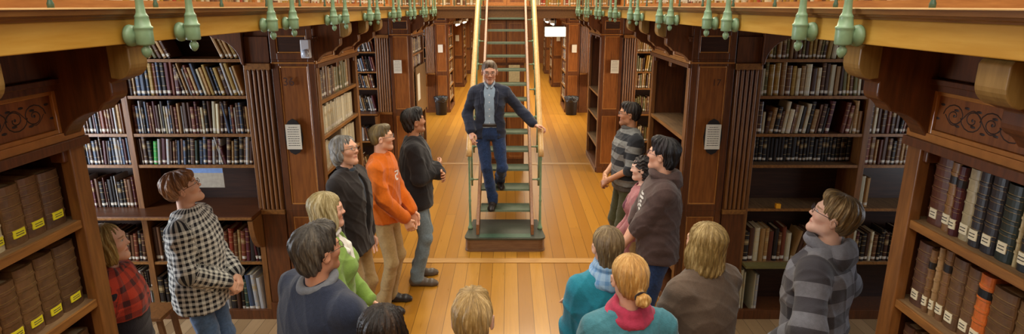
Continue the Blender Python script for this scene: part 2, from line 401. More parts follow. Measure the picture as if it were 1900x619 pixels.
# railing
SHAFT = [(0.0001, -.125), (.007, -.122), (.0135, -.113), (.016, -.103), (.0145, -.094), (.008, -.088), (.010, -.084), (.024, -.082), (.027, -.078), (.0275, -.040), (.0275, -.032), (.0295, -.029), (.0295, -.024), (.0245, -.020), (.0205, .006), (.0215, .009), (.018, .014), (.0145, .022), (.0125, .05), (.011, .98)]
def post_proto():
    r = empty('railing_post', (0, 0, 0))
    # shaft with turned socket and drop; z measured from ledge level 2.734 - offset
    m = MB(); m.lathe(SHAFT, (0, 0, 0), 'z', 16); m.build('shaft', GREEN, r)
    m = MB(); m.lathe([(.0001, -.0), (.012, 0), (.013, .012), (.022, .016), (.034, .024), (.036, .034), (.034, .040)], (.012, 0, -.052), 'x', 20); m.build('rosette', GREEN, r)
    return r
pp = post_proto(); first = True
ordn = ['first','second','third','fourth','fifth','sixth','seventh','eighth','ninth','tenth','eleventh','twelfth','thirteenth','fourteenth','fifteenth','sixteenth','seventeenth','eighteenth','nineteenth','twentieth','21st','22nd','23rd','24th','25th','26th','27th','28th','29th','30th']
for s, sn in ((-1, 'left'), (1, 'right')):
    n = 0
    for k in range(8):
        for dy in (0, .31):
            y = 2.02 + 1.105*k + dy
            if y > 10.2: continue
            o = pp if first else copy_tree(pp); first = False
            o.location = (s*(FX-.06), y, 2.697); o.rotation_euler = (0, 0, 0 if s > 0 else math.pi)
            tag(o, 'green iron railing post with drop finial, %s along the %s gallery fascia' % (ordn[n], sn), 'post', 'green railing posts on the gallery fascias'); n += 1
for s, sn in ((-1, 'left'), (1, 'right')):
    m = MB(); m.tube([(s*(FX-.06), -.5, 3.68), (s*(FX-.06), 10.25, 3.68)], .026, 10)
    tag(m.build('handrail', FASC), 'round timber handrail over the %s gallery posts' % sn, 'handrail')
# thin balusters on the ledge
bp = MB(); bp.lathe([(.009, 0), (.009, .012), (.006, .02), (.006, .93)], (0, 0, 0), 'z', 8); bal = bp.build('baluster', GREEND); first = True
for s, sn in ((-1, 'left'), (1, 'right')):
    for k in range(17):
        y = 1.75 + k*.52
        o = bal if first else bal.copy()
        if not first: COL.objects.link(o)
        first = False; o.location = (s*(FX+.03), y, 2.734)
        tag(o, 'thin dark green baluster standing on the %s gallery ledge, %s from the front' % (sn, ordn[k]), 'baluster', 'thin balusters on the gallery ledges')
for k in range(12):
    x = -1.06 + k*.193
    if abs(x) < .40: continue
    o = bal.copy(); COL.objects.link(o); o.location = (x, 10.4, 2.734)
    tag(o, 'thin green baluster on the bridge beside the stair head, %s from the left' % ordn[k], 'baluster', 'thin balusters on the bridge')
# upper bookcases (only their feet show)
UPW = wood('upper_case_wood', hexc('#a9652a'), hexc('#cf8a44'), 'y')
for s, sn in ((-1, 'left'), (1, 'right')):
    r = empty('upper_bookcase', (0, 0, 0)); tag(r, 'gallery bookcase standing above the %s walkway behind the railing' % sn, 'bookcase', 'bookcases on the gallery level')
    m = MB(); m.box(s*1.86, s*2.2, -2.5, 9.9, 2.70, 2.765); m.build('plinth', UPW, r)
    m = MB(); m.box(s*2.18, s*2.2, -2.5, 9.9, 2.765, 4.6); m.build('back_panel', UPW, r)
    for z in (3.05, 3.35, 3.65, 3.95, 4.25): m = MB(); m.box(s*1.88, s*2.18, -2.5, 9.9, z-.02, z); m.build('shelf', UPW, r)
    for k in range(13): m = MB(); m.box(s*1.87, s*2.18, -2.5+k*1.03, -2.46+k*1.03, 2.765, 4.6); m.build('upright', UPW, r)
    r = empty('upper_bookcase', (0, 0, 0)); tag(r, 'gallery bookcase facing the stair head on the %s of the bridge' % sn, 'bookcase', 'bookcases on the gallery level')
    m = MB(); m.box(s*.45, s*2.2, 11.7, 12.0, 2.70, 2.75); m.build('plinth', UPW, r)
    m = MB(); m.box(s*.45, s*2.2, 11.98, 12.0, 2.75, 4.4); m.build('back_panel', UPW, r)
    for k in range(4): m = MB(); m.box(s*(.45+k*.57), s*(.49+k*.57), 11.7, 11.98, 2.75, 4.4); m.build('upright', UPW, r)
    for z in (3.08, 3.4): m = MB(); m.box(s*.47, s*2.2, 11.72, 11.98, z-.02, z); m.build('shelf', UPW, r)

r = empty('gallery_cupboard', (0, 11.75, 2.70)); tag(r, 'panelled cupboard on the bridge facing the head of the stairs', 'cupboard')
m = MB(); m.box(-.43, .43, .02, .4, 0, 1.7); m.build('carcass', UPW, r)
for xa, xb in ((-.42, -.005), (.005, .42)): m = MB(); m.M = Matrix.Translation((0, 0, 0)); framed_panel(m, xa, xb, .0, .04, 1.65, .05, .012, -1, 0, 1); m.build('door', [UPW, WP, BEAD], r)
# ------------------------------------------------------------------ stairs
st = empty('staircase', (0, 6.45, 0)); tag(st, 'steep open staircase with green treads and iron railings in the aisle', 'staircase')
STB = wood('stair_base_wood', hexc('#6a4a34'), hexc('#8c6a4c'), 'x', .35)
TREAD = plain('green_linoleum_tread', hexc('#4a5644'), .45, .4, .2, 14)
NOSE = plain('worn_green_nosing', hexc('#75836c'), .4)
STR = wood('stair_stringer_wood', hexc('#7a4a28'), hexc('#a06a3e'), 'y')
def rrect(x, y0, y1, r): 
    p = []
    for cx, cy, a in ((x-r, y0+r, -90), (x-r, y1-.01, 0), (-x+r, y1-.01, 90), (-x+r, y0+r, 180)):
        rr = r if cy < y1-.02 else .01
        p += [(cx + rr*math.cos(math.radians(a+k*15)), cy + rr*math.sin(math.radians(a+k*15))) for k in range(7)]
    return p
m = MB(); m.prism(rrect(.456, 0, .62, .07), 'z', 0, .145); m.prism(rrect(.462, -.006, .626, .07), 'z', .0, .022); m.build('base', STB, st)
m = MB(); m.prism(rrect(.466, -.01, .63, .075), 'z', .145, .166); m.build('base_top', plain('dark_base_lino', hexc('#3b3f34'), .4), st)
m = MB(); m.box(-.295, .295, .015, .13, .1655, .170); m.build('base_mat', GREEND, st)
NS = 14; RIS = (2.734-.166)/NS; GO = .27
for k in range(1, NS):
    yf = .20 + GO*k - .0
    m = MB(); m.box(-.30, .30, yf, yf+.25, .166+RIS*k-.024, .166+RIS*k, 0); m.box(-.301, .301, yf-.008, yf, .166+RIS*k-.027, .166+RIS*k-.001, 1)
    m.build('tread', [TREAD, NOSE], st)
for s in (-1, 1):
    m = MB(); sl = RIS/GO
    ya, yb = .10, 3.94
    p = [(ya, .166), (ya+.02, .166+.12), (ya+.16, .166+.20), (yb, .166+.20+(yb-ya-.16)*sl), (yb, .166+.02+(yb-ya-.16)*sl-.06), (ya+.20, .166)]
    m.prism(p, 'x', s*.30, s*.335); m.build('stringer', STR, st, .003)
    # handrail, rails, balusters
    X = s*.415
    def rz(y): return .166 + (y-.20)*sl + .90
    m = MB(); m.tube([(X, .28, rz(.28)-.06), (X, .32, rz(.32)), (X, 4.1, rz(4.1)), (X, 4.35, rz(4.2))], .032, 12); m.build('handrail', LEDGE, st)
    m = MB(); m.tube([(X, .30, rz(.30)-.06), (X, 4.1, rz(4.1)-.06)], .011, 6); m.build('under_rail', GREEN, st)
    m = MB(); m.lathe([(.03, .166), (.03, .19), (.022, .2), (.016, .25), (.013, .5), (.018, .52), (.013, .54), (.012, 1.0), (.018, 1.02), (.014, rz(.30)-.05)], (X, .30, 0), 'z', 12)
    m.build('newel_post', GREEN, st)
    for k in range(1, 9):
        y = .30 + k*.46; zb = .166 + (y-.20)*sl
        m = MB(); m.tube([(X, y, zb+.02), (X, y, rz(y)-.06)], .012, 8); m.ball((X, y, zb+.10), .024, 10); m.tube([(X, y, zb+.10), (s*.335, y, zb+.10)], .009, 6)
        m.ball((X, y, zb+.5), .017, 8)
        # small scroll
        m.tube([(X, y+.05+.05*math.cos(a*.5)*(1-a*.05), zb+.5+.06*math.sin(a*.5)*(1-a*.05)+.03) for a in range(14)], .006, 5)
        m.build('baluster', GREEN, st)
m = MB(); m.box(-.31, .31, 3.98, 4.02, 0, 2.56, 0)
sup = [(-.31, -.01), (.01, .31)]
for xa, xb in sup:
    for za, zb in ((.1, .9), (.95, 1.75), (1.8, 2.5)): framed_panel(m, xa, xb, 3.966, za, zb, .04, .012, -1, 1, 1)
m.build('support_panel', [WD, WP, BEAD], st)
def notice(name, loc, w, h, rz, label, lines=6, plaque=None, group=None, paper=None):
    r = empty(name, loc, rz); tag(r, label, 'notice', group)
    m = MB(); m.box(-w/2, w/2, -.004, 0, 0, h); m.build('sheet', paper or PAPER, r)
    if plaque:
        pw, ph = plaque; m = MB()
        m.prism([(pw/2*math.cos(a)*(1+.02*math.cos(12*a)), h/2+ph/2*math.sin(a)*(1+.015*math.cos(12*a))) for a in [2*math.pi*i/40 for i in range(40)]], 'y', 0.0, .008)
        m.build('plaque', BLACK, r)
    if lines:
        m = MB(); rr = random.Random(int(abs(loc[0]*1000)+loc[1]*77))
        for i in range(lines):
            z = h*.9 - i*h*.82/lines; a = -w*.38 + (0 if i else w*.1); b = w*(.38 if i else .28)
            x = a
            while x < b:
                l = rr.uniform(.05, .16)*w; m.box(x, min(x+l, b), -.0046, -.004, z-h*.022, z); x += l + w*.03
        m.build('writing', INK, r)
    return r
notice('stair_notice', (.135, 10.41, 1.46), .19, .30, 0, 'large yellowed notice on the panel behind the stair treads', 0, paper=plain('yellowed_paper', hexc('#c9b98a'), .8))
notice('wall_notice', (-1.745, 4.900, 1.58), .125, .21, 0, 'printed notice on a black oval plaque beneath number 36', 9, (.15, .30), 'notices on bookcase ends')
notice('wall_notice', (1.745, 4.900, 1.58), .125, .21, 0, 'printed notice on a black oval plaque beneath number 17', 9, (.15, .30), 'notices on bookcase ends')
notice('wall_notice', (-1.76, 9.83, 1.68), .13, .21, 0, 'small white notice behind the man in black', 7, None, 'notices on bookcase ends')
notice('wall_notice', (1.76, 9.83, 1.68), .13, .21, 0, 'small white notice above the man in the striped jumper', 7, None, 'notices on bookcase ends')
for i, (a, b) in enumerate(FAR[:2]):
    for s, sn in ((-1, 'left'), (1, 'right')):
        notice('wall_notice', (s*1.73, a-.018, 1.57), .125, .20, 0, 'tiny pale notice on the %s bookcase end %s' % (sn, names[i]), 0, None, 'notices on bookcase ends')
def lettering(body, loc, size, rx, rz, m, label, ext=.0008):
    c = bpy.data.curves.new('number', 'FONT'); c.body = body; c.size = size; c.align_x = 'CENTER'; c.extrude = ext
    c.materials.append(m); o = bpy.data.objects.new('painted_number', c); COL.objects.link(o); bpy.context.view_layer.update()
    me = bpy.data.meshes.new_from_object(o.evaluated_get(bpy.context.evaluated_depsgraph_get())); bpy.data.objects.remove(o)
    o = bpy.data.objects.new('painted_number', me); COL.objects.link(o); o.location = loc; o.rotation_euler = (rx, 0, rz)
    return tag(o, label, 'number')
NUM = plain('dark_number_paint', hexc('#45220f'), .5)
lettering('36', (-1.75, 4.912, 2.11), .095, math.pi/2, 0, NUM, 'dark painted number 36 on the bookcase end panel above its notice')
lettering('17', (1.74, 4.912, 2.11), .075, math.pi/2, 0, NUM, 'faint painted number 17 on the bookcase end panel')
# emergency lamp on post
o = empty('emergency_light', (-1.575, 4.905, 2.335)); tag(o, 'white plastic emergency light high on the post beside number 36', 'lamp')
WPL = plain('white_plastic', hexc('#d9dbe0'), .35, .5, .03)
m = MB(); m.box(-.036, .036, -.05, 0, 0, .145); m.build('housing', WPL, o, .006)
m = MB(); m.lathe([(.03, 0), (.03, -.01), (.022, -.02), (.0001, -.024)], (0, -.048, .04), 'y', 16); m.build('lens', plain('frosted_lens', hexc('#c9d4e4'), .2), o)
# waste bins
BAG = NT('black_bin_bag'); _n = BAG.noise(BAG.coord(), 22, 4); BAG.bump(_n, .9, .03); BAG = BAG.fin(hexc('#1c1d20'), .25, .6)
for x, y, lb in ((-1.72, 15.5, 'black bin with a plastic liner at the far left bookcase end'), (1.66, 15.5, 'black bin with a plastic liner at the far right bookcase end')):
    o = empty('waste_bin', (x, y, 0)); tag(o, lb, 'bin', 'waste bins against the far bookcases')
    m = MB(); m.lathe([(.13, 0), (.14, .01), (.165, .42), (.17, .45), (.172, .46), (.16, .455), (.13, .05), (.0001, .04)], (0, 0, 0), 'z', 24); m.build('drum', BLACK, o)
    m = MB(); pr = []
    n = 24; vs = []; fs = []
    for i, (r, z) in enumerate(((.172, .34), (.182, .40), (.180, .465), (.172, .475), (.15, .45), (.135, .25))):
        for j in range(n): 
            a = 2*math.pi*j/n; rr = r + .010*math.sin(j*5.1+i*2)*(1 if i < 3 else .3); vs.append((rr*math.cos(a), rr*math.sin(a), z + .012*math.sin(j*3.3+i)))
    for i in range(5):
        for j in range(n): fs.append((i*n+j, i*n+(j+1)%n, (i+1)*n+(j+1)%n, (i+1)*n+j))
    m.add(vs, fs, 0, True); m.build('bin_liner', BAG, o)
# picture board on the left, beside the man in black
o = empty('picture_board', (-1.505, 10.53, .93), math.pi/2); tag(o, 'tall brown display board with a white picture behind the man in black', 'display board')
m = MB(); m.box(-.56, .56, -.02, 0, 0, .82); m.build('board', wood('board_brown', hexc('#6c5236'), hexc('#8a6c48')), o)
m = MB(); m.box(-.46, -.20, -.024, -.02, .26, .70, 0); m.build('picture', PAPER, o)
# placard on the desk ledge of the left bookcase
o = empty('hanging_placard', (-2.545, 4.935, 1.235)); tag(o, 'grey placard with a blue heading hanging over the desk ledge', 'placard')
PGR = plain('grey_card', hexc('#a89e8c'), .7); PBL = plain('blue_card', hexc('#6f8fc4'), .6)
m = MB(); m.box(-.155, .155, 0, .006, 0, .172, 0); m.build('card', PGR, o)
m = MB(); m.box(-.154, .154, -.002, 0, .13, .170, 0); m.build('heading_strip', PBL, o)
# amber tag on right shelf
tag(MB().box(2.36, 2.40, 4.935, 4.965, 1.045, 1.085).build('shelf_marker', plain('amber_card', hexc('#ffae1c'), .5, .5)), 'tiny amber marker on a shelf edge of the dark right bookcase', 'marker')
# stool beside the person in the checked shirt
_p = at(268, 574, .45); o = empty('step_stool', (_p.x, _p.y, 0)); tag(o, 'plain wooden step stool beside the person in the checked shirt', 'stool')
m = MB(); m.box(-.2, .2, -.13, .13, .42, .45); m.build('seat', WEZ, o, .004)
for a in (-1, 1):
    for b in (-1, 1):
        m = MB(); m.M = Matrix.Translation((a*.16, b*.09, .42)) @ Matrix.Rotation(math.radians(-6*a), 4, 'Y'); m.box(-.018, .018, -.015, .015, -.42, 0); m.build('leg', WEZ, o)
# lamps
TUBE = emit('lamp_tube_glow', (1, .86, .6), 9); SHADEW = plain('white_enamel', hexc('#efe6d2'), .35)
o = empty('reflector_lamp', (.85, 10.72, 2.22)); tag(o, 'white box lamp glowing under the bridge, right of the stairs', 'lamp')
m = MB(); m.box(-.18, .18, -.06, .06, 0, .165); m.build('shade', emit('lit_opal_shade', (1, .93, .75), 1.0), o, .01)
m = MB(); m.tube([(0, .03, .16), (0, .03, .379)], .010, 6); m.tube([(-.15, .03, .175), (.15, .03, .175)], .010, 6); m.build('arm', BLACK, o)
def strip(x, y, z, label):
    o = empty('strip_light', (x, y, z)); tag(o, label, 'lamp', 'tube lamps under the far galleries')
    m = MB(); m.box(-.05, .05, -.3, .3, .03, .08); m.build('housing', SHADEW, o); m = MB(); m.box(-.012, .012, -.2, -.18, .08, 2.598-z); m.box(-.012, .012, .18, .2, .08, 2.598-z); m.build('hanger', BLACK, o); m = MB(); m.tube([(0, -.28, .012), (0, .28, .012)], .018, 8); m.build('lamp_tube', TUBE, o)
strip(-.88, 11.15, 2.40, 'glowing tube lamp under the bridge, left of the stairs'); strip(-.87, 12.75, 2.40, 'second glowing tube lamp under the bridge, left of the stairs')
strip(.85, 11.5, 2.40, 'glowing tube lamp behind the white box lamp'); strip(.84, 13.0, 2.40, 'deepest glowing tube lamp right of the stairs')
# alcove windows: near left one inferred from bluish light, others added to brighten
GL = emit('glowing_pane', (.85, .92, 1), 2.0); wi = 1
for x, ys in ((-4.895, (3.7, 8.7, 14.3)), (4.895, (3.7, 8.7, 14.3))):
    for y in ys:
        r = empty('window_%d' % wi, (0, 0, 0)); tag(r, kind='structure'); wi += 1; s = 1 if x < 0 else -1
        MB().box(x, x+s*.01, y-.6, y+.6, .9, 2.4).build('pane', GL, r)
        m = MB()
        for yy in (-.63, -.02, .6): m.box(x, x+s*.04, y+yy, y+yy+.04, .87, 2.43)
        for zz in (.87, 1.6, 2.4): m.box(x, x+s*.04, y-.63, y+.64, zz, zz+.035)
        m.build('window_frame', WE, r)
# ------------------------------------------------------------------ implicit-surface modelling of figures
V = lambda *a: np.array(a, dtype=float)
def Rz(a): c, s = math.cos(a), math.sin(a); return np.array([[c, -s, 0], [s, c, 0], [0, 0, 1.]])
def Rx(a): c, s = math.cos(a), math.sin(a); return np.array([[1., 0, 0], [0, c, -s], [0, s, c]])
def Ry(a): c, s = math.cos(a), math.sin(a); return np.array([[c, 0, s], [0, 1., 0], [-s, 0, c]])
I3 = np.eye(3)
def smin(a, b, k): h = np.maximum(k - np.abs(a-b), 0)/k; return np.minimum(a, b) - h*h*k*.25
def smax(a, b, k): return -smin(-a, -b, k)
class Prim:
    def __init__(s, f, lo, hi): s.f = f; s.lo = np.array(lo, float); s.hi = np.array(hi, float)
def rc(a, b, ra, rb):
    a = np.array(a, float); b = np.array(b, float); d = b-a; dd = max(1e-9, d @ d); R = max(ra, rb)
    def f(x, y, z):
        px, py, pz = x-a[0], y-a[1], z-a[2]
        t = np.clip((px*d[0]+py*d[1]+pz*d[2])/dd, 0, 1)
        return np.sqrt((px-t*d[0])**2+(py-t*d[1])**2+(pz-t*d[2])**2) - (ra+(rb-ra)*t)
    return Prim(f, np.minimum(a, b)-R, np.maximum(a, b)+R)
def ell(c, r, R=I3):
    c = np.array(c, float); r = np.array(r, float); m = r.max()
    def f(x, y, z):
        px, py, pz = x-c[0], y-c[1], z-c[2]
        q = [(px*R[0, i]+py*R[1, i]+pz*R[2, i]) for i in range(3)]
        k0 = np.sqrt((q[0]/r[0])**2+(q[1]/r[1])**2+(q[2]/r[2])**2); k1 = np.sqrt((q[0]/r[0]**2)**2+(q[1]/r[1]**2)**2+(q[2]/r[2]**2)**2)+1e-9
        return k0*(k0-1)/k1
    return Prim(f, c-m, c+m)
def tor(c, R0, r, R=I3, sy=1.0):
    c = np.array(c, float); m = R0+r
    def f(x, y, z):
        px, py, pz = x-c[0], y-c[1], z-c[2]
        q = [(px*R[0, i]+py*R[1, i]+pz*R[2, i]) for i in range(3)]
        return np.sqrt((np.sqrt(q[0]**2+(q[1]/sy)**2)-R0)**2+q[2]**2)-r
    return Prim(f, c-m*max(1, sy), c+m*max(1, sy))
def boxp(c, h, R=I3, r=.0):
    c = np.array(c, float); m = np.linalg.norm(h)
    def f(x, y, z):
        px, py, pz = x-c[0], y-c[1], z-c[2]
        q = [np.abs(px*R[0, i]+py*R[1, i]+pz*R[2, i])-h[i]+r for i in range(3)]
        return np.sqrt(sum(np.maximum(t, 0)**2 for t in q)) + np.minimum(np.maximum(np.maximum(q[0], q[1]), q[2]), 0) - r
    return Prim(f, c-m, c+m)
def stack(zs, As, Bs, cy=None, cx=None, n=2.4, yaw=None):
    "elliptical column following z: half widths A, half depths B, centre (cx,cy)"
    zs = np.array(zs, float); zf = np.linspace(zs[0], zs[-1], 80)
    def sm(v):
        if v is None: v = [0]*len(zs)
        v = np.interp(zf, zs, v); k = np.ones(7)/7; return np.convolve(np.pad(v, 3, 'edge'), k, 'valid')
    A, B, CX, CY, YW = sm(As), sm(Bs), sm(cx), sm(cy), sm(yaw)
    def f(x, y, z):
        a = np.interp(z, zf, A); b = np.interp(z, zf, B); ox = np.interp(z, zf, CX); oy = np.interp(z, zf, CY); w = np.interp(z, zf, YW)
        X, Y = x-ox, y-oy; c, s_ = np.cos(w), np.sin(w); X, Y = X*c+Y*s_, -X*s_+Y*c
        g = (np.abs(X/a)**n+np.abs(Y/b)**n+1e-12)**(1/n)
        d = (g-1)*np.minimum(a, b)
        return smax(d, np.maximum(zs[0]-z, z-zs[-1]), .02)
    M = max(max(As), max(Bs)); ox = cx or [0]; oy = cy or [0]
    return Prim(f, (min(ox)-M, min(oy)-M, zs[0]), (max(ox)+M, max(oy)+M, zs[-1]))
class Field:
    def __init__(s, h=.006): s.h = h; s.ops = []; s.post = []
    def u(s, p, k=.02): s.ops.append(('u', p, k)); return s
    def sub(s, p, k=.01): s.ops.append(('s', p, k)); return s
    def cut(s, fn, k=.006): s.ops.append(('c', fn, k)); return s     # keep where fn<0
    def mesh(s, name, disp=None):
        lo = np.min([o[1].lo for o in s.ops if o[0] == 'u'], 0)-.03; hi = np.max([o[1].hi for o in s.ops if o[0] == 'u'], 0)+.03
        h = s.h; ax = [np.arange(lo[i], hi[i]+h, h).astype(np.float32) for i in range(3)]
        F = np.full([len(a) for a in ax], 1.0, np.float32)
        for op, p, k in s.ops:
            if op == 'c':
                F = smax(F, p(ax[0][:, None, None], ax[1][None, :, None], ax[2][None, None, :]).astype(np.float32), k); continue
            mg = max(k, .03); sl = []
            for i in range(3):
                a = np.searchsorted(ax[i], p.lo[i]-mg); b = np.searchsorted(ax[i], p.hi[i]+mg); sl.append(slice(int(a), int(b)))
            if any(q.stop-q.start < 1 for q in sl): continue
            d = p.f(ax[0][sl[0]][:, None, None], ax[1][sl[1]][None, :, None], ax[2][sl[2]][None, None, :])
            G = F[tuple(sl)]
            F[tuple(sl)] = smin(G, d, k) if op == 'u' else smax(G, -d, k)
        if disp:
            m = np.nonzero(np.abs(F) < .03)
            F[m] += disp(ax[0][m[0]], ax[1][m[1]], ax[2][m[2]]).astype(np.float32)
        F[0] = F[-1] = 1; F[:, 0] = F[:, -1] = 1; F[:, :, 0] = F[:, :, -1] = 1
        return surfnets(F, lo, h, name)
def surfnets(F, lo, h, name):
    S = F < 0; n = F.shape
    cs = [S[i:n[0]-1+i, j:n[1]-1+j, k:n[2]-1+k] for i in (0, 1) for j in (0, 1) for k in (0, 1)]
    any_ = cs[0].copy(); all_ = cs[0].copy()
    for c in cs[1:]: any_ |= c; all_ &= c
    act = any_ & ~all_; I, J, K = np.nonzero(act)
    idx = np.full(act.shape, -1, np.int32); idx[I, J, K] = np.arange(len(I))
    cv = {(i, j, k): F[I+i, J+j, K+k] for i in (0, 1) for j in (0, 1) for k in (0, 1)}
    acc = np.zeros((len(I), 3)); cnt = np.zeros(len(I))
    for a in cv:
        for d in range(3):
            if a[d]: continue
            b = list(a); b[d] = 1; b = tuple(b)
            fa, fb = cv[a], cv[b]; m = (fa < 0) != (fb < 0)
            t = np.where(m, fa/np.where(m, fa-fb, 1), 0)
            p = np.array(a, float)[None, :].repeat(len(I), 0); p[:, d] += t
            acc[m] += p[m]; cnt[m] += 1
    P = (acc/np.maximum(cnt, 1)[:, None] + np.stack([I, J, K], 1))*h + lo
    quads = []
    for d in range(3):
        e, f_ = [(1, 2), (2, 0), (0, 1)][d]
        sl0 = [slice(None)]*3; sl1 = [slice(None)]*3; sl0[d] = slice(0, n[d]-1); sl1[d] = slice(1, n[d])
        A, B = S[tuple(sl0)], S[tuple(sl1)]
        for flip, M in ((False, A & ~B), (True, ~A & B)):
            q = np.stack(np.nonzero(M), 1)
            if not len(q): continue
            q = q[(q[:, e] > 0) & (q[:, f_] > 0) & (q[:, e] < n[e]-1) & (q[:, f_] < n[f_]-1)]
            def at_(de, df): r = q.copy(); r[:, e] += de; r[:, f_] += df; return idx[r[:, 0], r[:, 1], r[:, 2]]
            Q = np.stack([at_(-1, -1), at_(0, -1), at_(0, 0), at_(-1, 0)], 1)
            quads.append(Q[:, ::-1] if flip else Q)
    Q = np.concatenate(quads); Q = Q[(Q >= 0).all(1)]
    me = bpy.data.meshes.new(name)
    me.vertices.add(len(P)); me.vertices.foreach_set('co', P.astype(np.float32).ravel())
    me.loops.add(len(Q)*4); me.loops.foreach_set('vertex_index', Q.astype(np.int32).ravel())
    me.polygons.add(len(Q)); me.polygons.foreach_set('loop_start', np.arange(0, len(Q)*4, 4, dtype=np.int32))
    me.update(calc_edges=True); me.polygons.foreach_set('use_smooth', np.ones(len(Q), bool))
    return me, P
def setattr3(me, name, arr):
    a = me.attributes.new(name, 'FLOAT_VECTOR', 'POINT'); a.data.foreach_set('vector', np.asarray(arr, np.float32).ravel())
def wrinkle(seed, amp, fz=1.0):
    r = np.random.default_rng(seed); W = r.normal(size=(5, 3))*np.array([22, 22, 30])*fz; ph = r.uniform(0, 6, 5)
    def d(x, y, z):
        s = 0
        w = .6*np.sin(x*13+ph[0])+.6*np.sin(z*11+ph[1])
        for i in range(5): s = s + np.sin(x*W[i, 0]+y*W[i, 1]+z*W[i, 2]+ph[i]+w*1.5)
        return amp*s/2.2
    def d2(x, y, z):
        q = 0
        for i in range(3):
            q = q + (1-np.abs(np.sin(x*W[i, 1]*.7+y*W[i, 0]*.7+z*abs(W[i, 2])*.55+ph[i]*2+1.3*np.sin(x*9+z*7+ph[i]))))**3
        return d(x, y, z)*.7 - amp*q*1.0
    return d2
def ik(a, c, l1, l2, pole):
    a = np.array(a, float); c = np.array(c, float); d = c-a; L = np.linalg.norm(d); L2 = min(L, (l1+l2)*.999); n = d/L; c = a+n*L2
    x = (l1*l1-l2*l2+L2*L2)/(2*L2); h = math.sqrt(max(0, l1*l1-x*x))
    p = np.array(pole, float); p = p-n*(p@n); p /= np.linalg.norm(p)+1e-9
    return a+n*x+p*h, c
# ------------------------------------------------------------------ figure materials
def mask(t, vec, c, r, yfront=None):
    "1 inside an ellipse; r component None = ignored"
    inv = tuple(0 if q is None else 1/q for q in r)
    v = t.vm('MULTIPLY', t.vm('SUBTRACT', vec, c), inv); m = t.math('LESS_THAN', t.vm('LENGTH', v), 1.0)
    if yfront is not None:
        sp = t.n('ShaderNodeSeparateXYZ', {0: vec}); m = t.math('MULTIPLY', m, t.math('GREATER_THAN', sp.outputs[1], yfront))
    return m
def skin_mat(tone, brow, stubble=0.0):
    t = NT('skin'); hp = t.n('ShaderNodeAttribute', attribute_name='hp').outputs['Vector']
    nz = t.noise(t.coord(), 14, 4); c = t.ramp(nz, [(.3, mulc(tone, .93)), (.7, mulc(tone, 1.05))])
    red = (tone[0]*.95, tone[1]*.62, tone[2]*.58)
    for sx in (-1, 1):
        c = t.mix(t.math('MULTIPLY', mask(t, hp, (sx*.040, .0, -.028), (.024, None, .022), .03), .22), c, red)
    c = t.mix(t.math('MULTIPLY', mask(t, hp, (0, 0, -.022), (.014, None, .016), .09), .25), c, red)
    if stubble:
        c = t.mix(t.math('MULTIPLY', mask(t, hp, (0, 0, -.085), (.06, None, .042), .01), stubble), c, mulc(brow, .9))
    c = t.mix(t.math('MULTIPLY', mask(t, hp, (0, 0, -.0552), (.024, None, .0085), .05), .6), c, (tone[0]*.8, tone[1]*.42, tone[2]*.42))
    c = t.mix(mask(t, hp, (0, 0, -.0550), (.023, None, .0012), .05), c, mulc(red, .25))
    for sx in (-1, 1):
        c = t.mix(mask(t, hp, (sx*.031, 0, .0125), (.0150, None, .0064), .05), c, mulc(tone, .35))
        c = t.mix(mask(t, hp, (sx*.031, 0, .0112), (.0130, None, .0046), .05), c, (.62, .60, .58))
        c = t.mix(mask(t, hp, (sx*.031, 0, .0112), (.0050, None, .0044), .05), c, (.03, .02, .015))
        c = t.mix(t.math('MULTIPLY', mask(t, hp, (sx*.033, 0, .0315), (.020, None, .0048), .05), .8), c, brow)
        c = t.mix(mask(t, hp, (sx*.0075, 0, -.0275), (.0036, None, .0022), .08), c, mulc(red, .2))
    t.bump(t.noise(t.coord(), 160, 3), .08, .002)
    t.b.inputs['Subsurface Weight'].default_value = .08; t.b.inputs['Subsurface Radius'].default_value = (.02, .008, .004)
    return t.fin(c, .48, .4)
def hair_mat(a, b, curly=False):
    t = NT('hair'); hs = t.n('ShaderNodeAttribute', attribute_name='hs').outputs['Vector']
    f = t.noise(t.n('ShaderNodeMapping', {0: hs, 'Scale': (60, 5, 60) if not curly else (40, 40, 40)}).outputs[0], 3.0, 4, .65)
    g = t.noise(t.n('ShaderNodeMapping', {0: hs, 'Scale': (9, 1.5, 9)}).outputs[0], 2.0, 2)
    c = t.ramp(t.math('ADD', t.math('MULTIPLY', f, .6), t.math('MULTIPLY', g, .4)), [(.36, mulc(a, .55)), (.5, a), (.64, b)])
    t.bump(f, .9, .008)
    return t.fin(c, .42, .45)
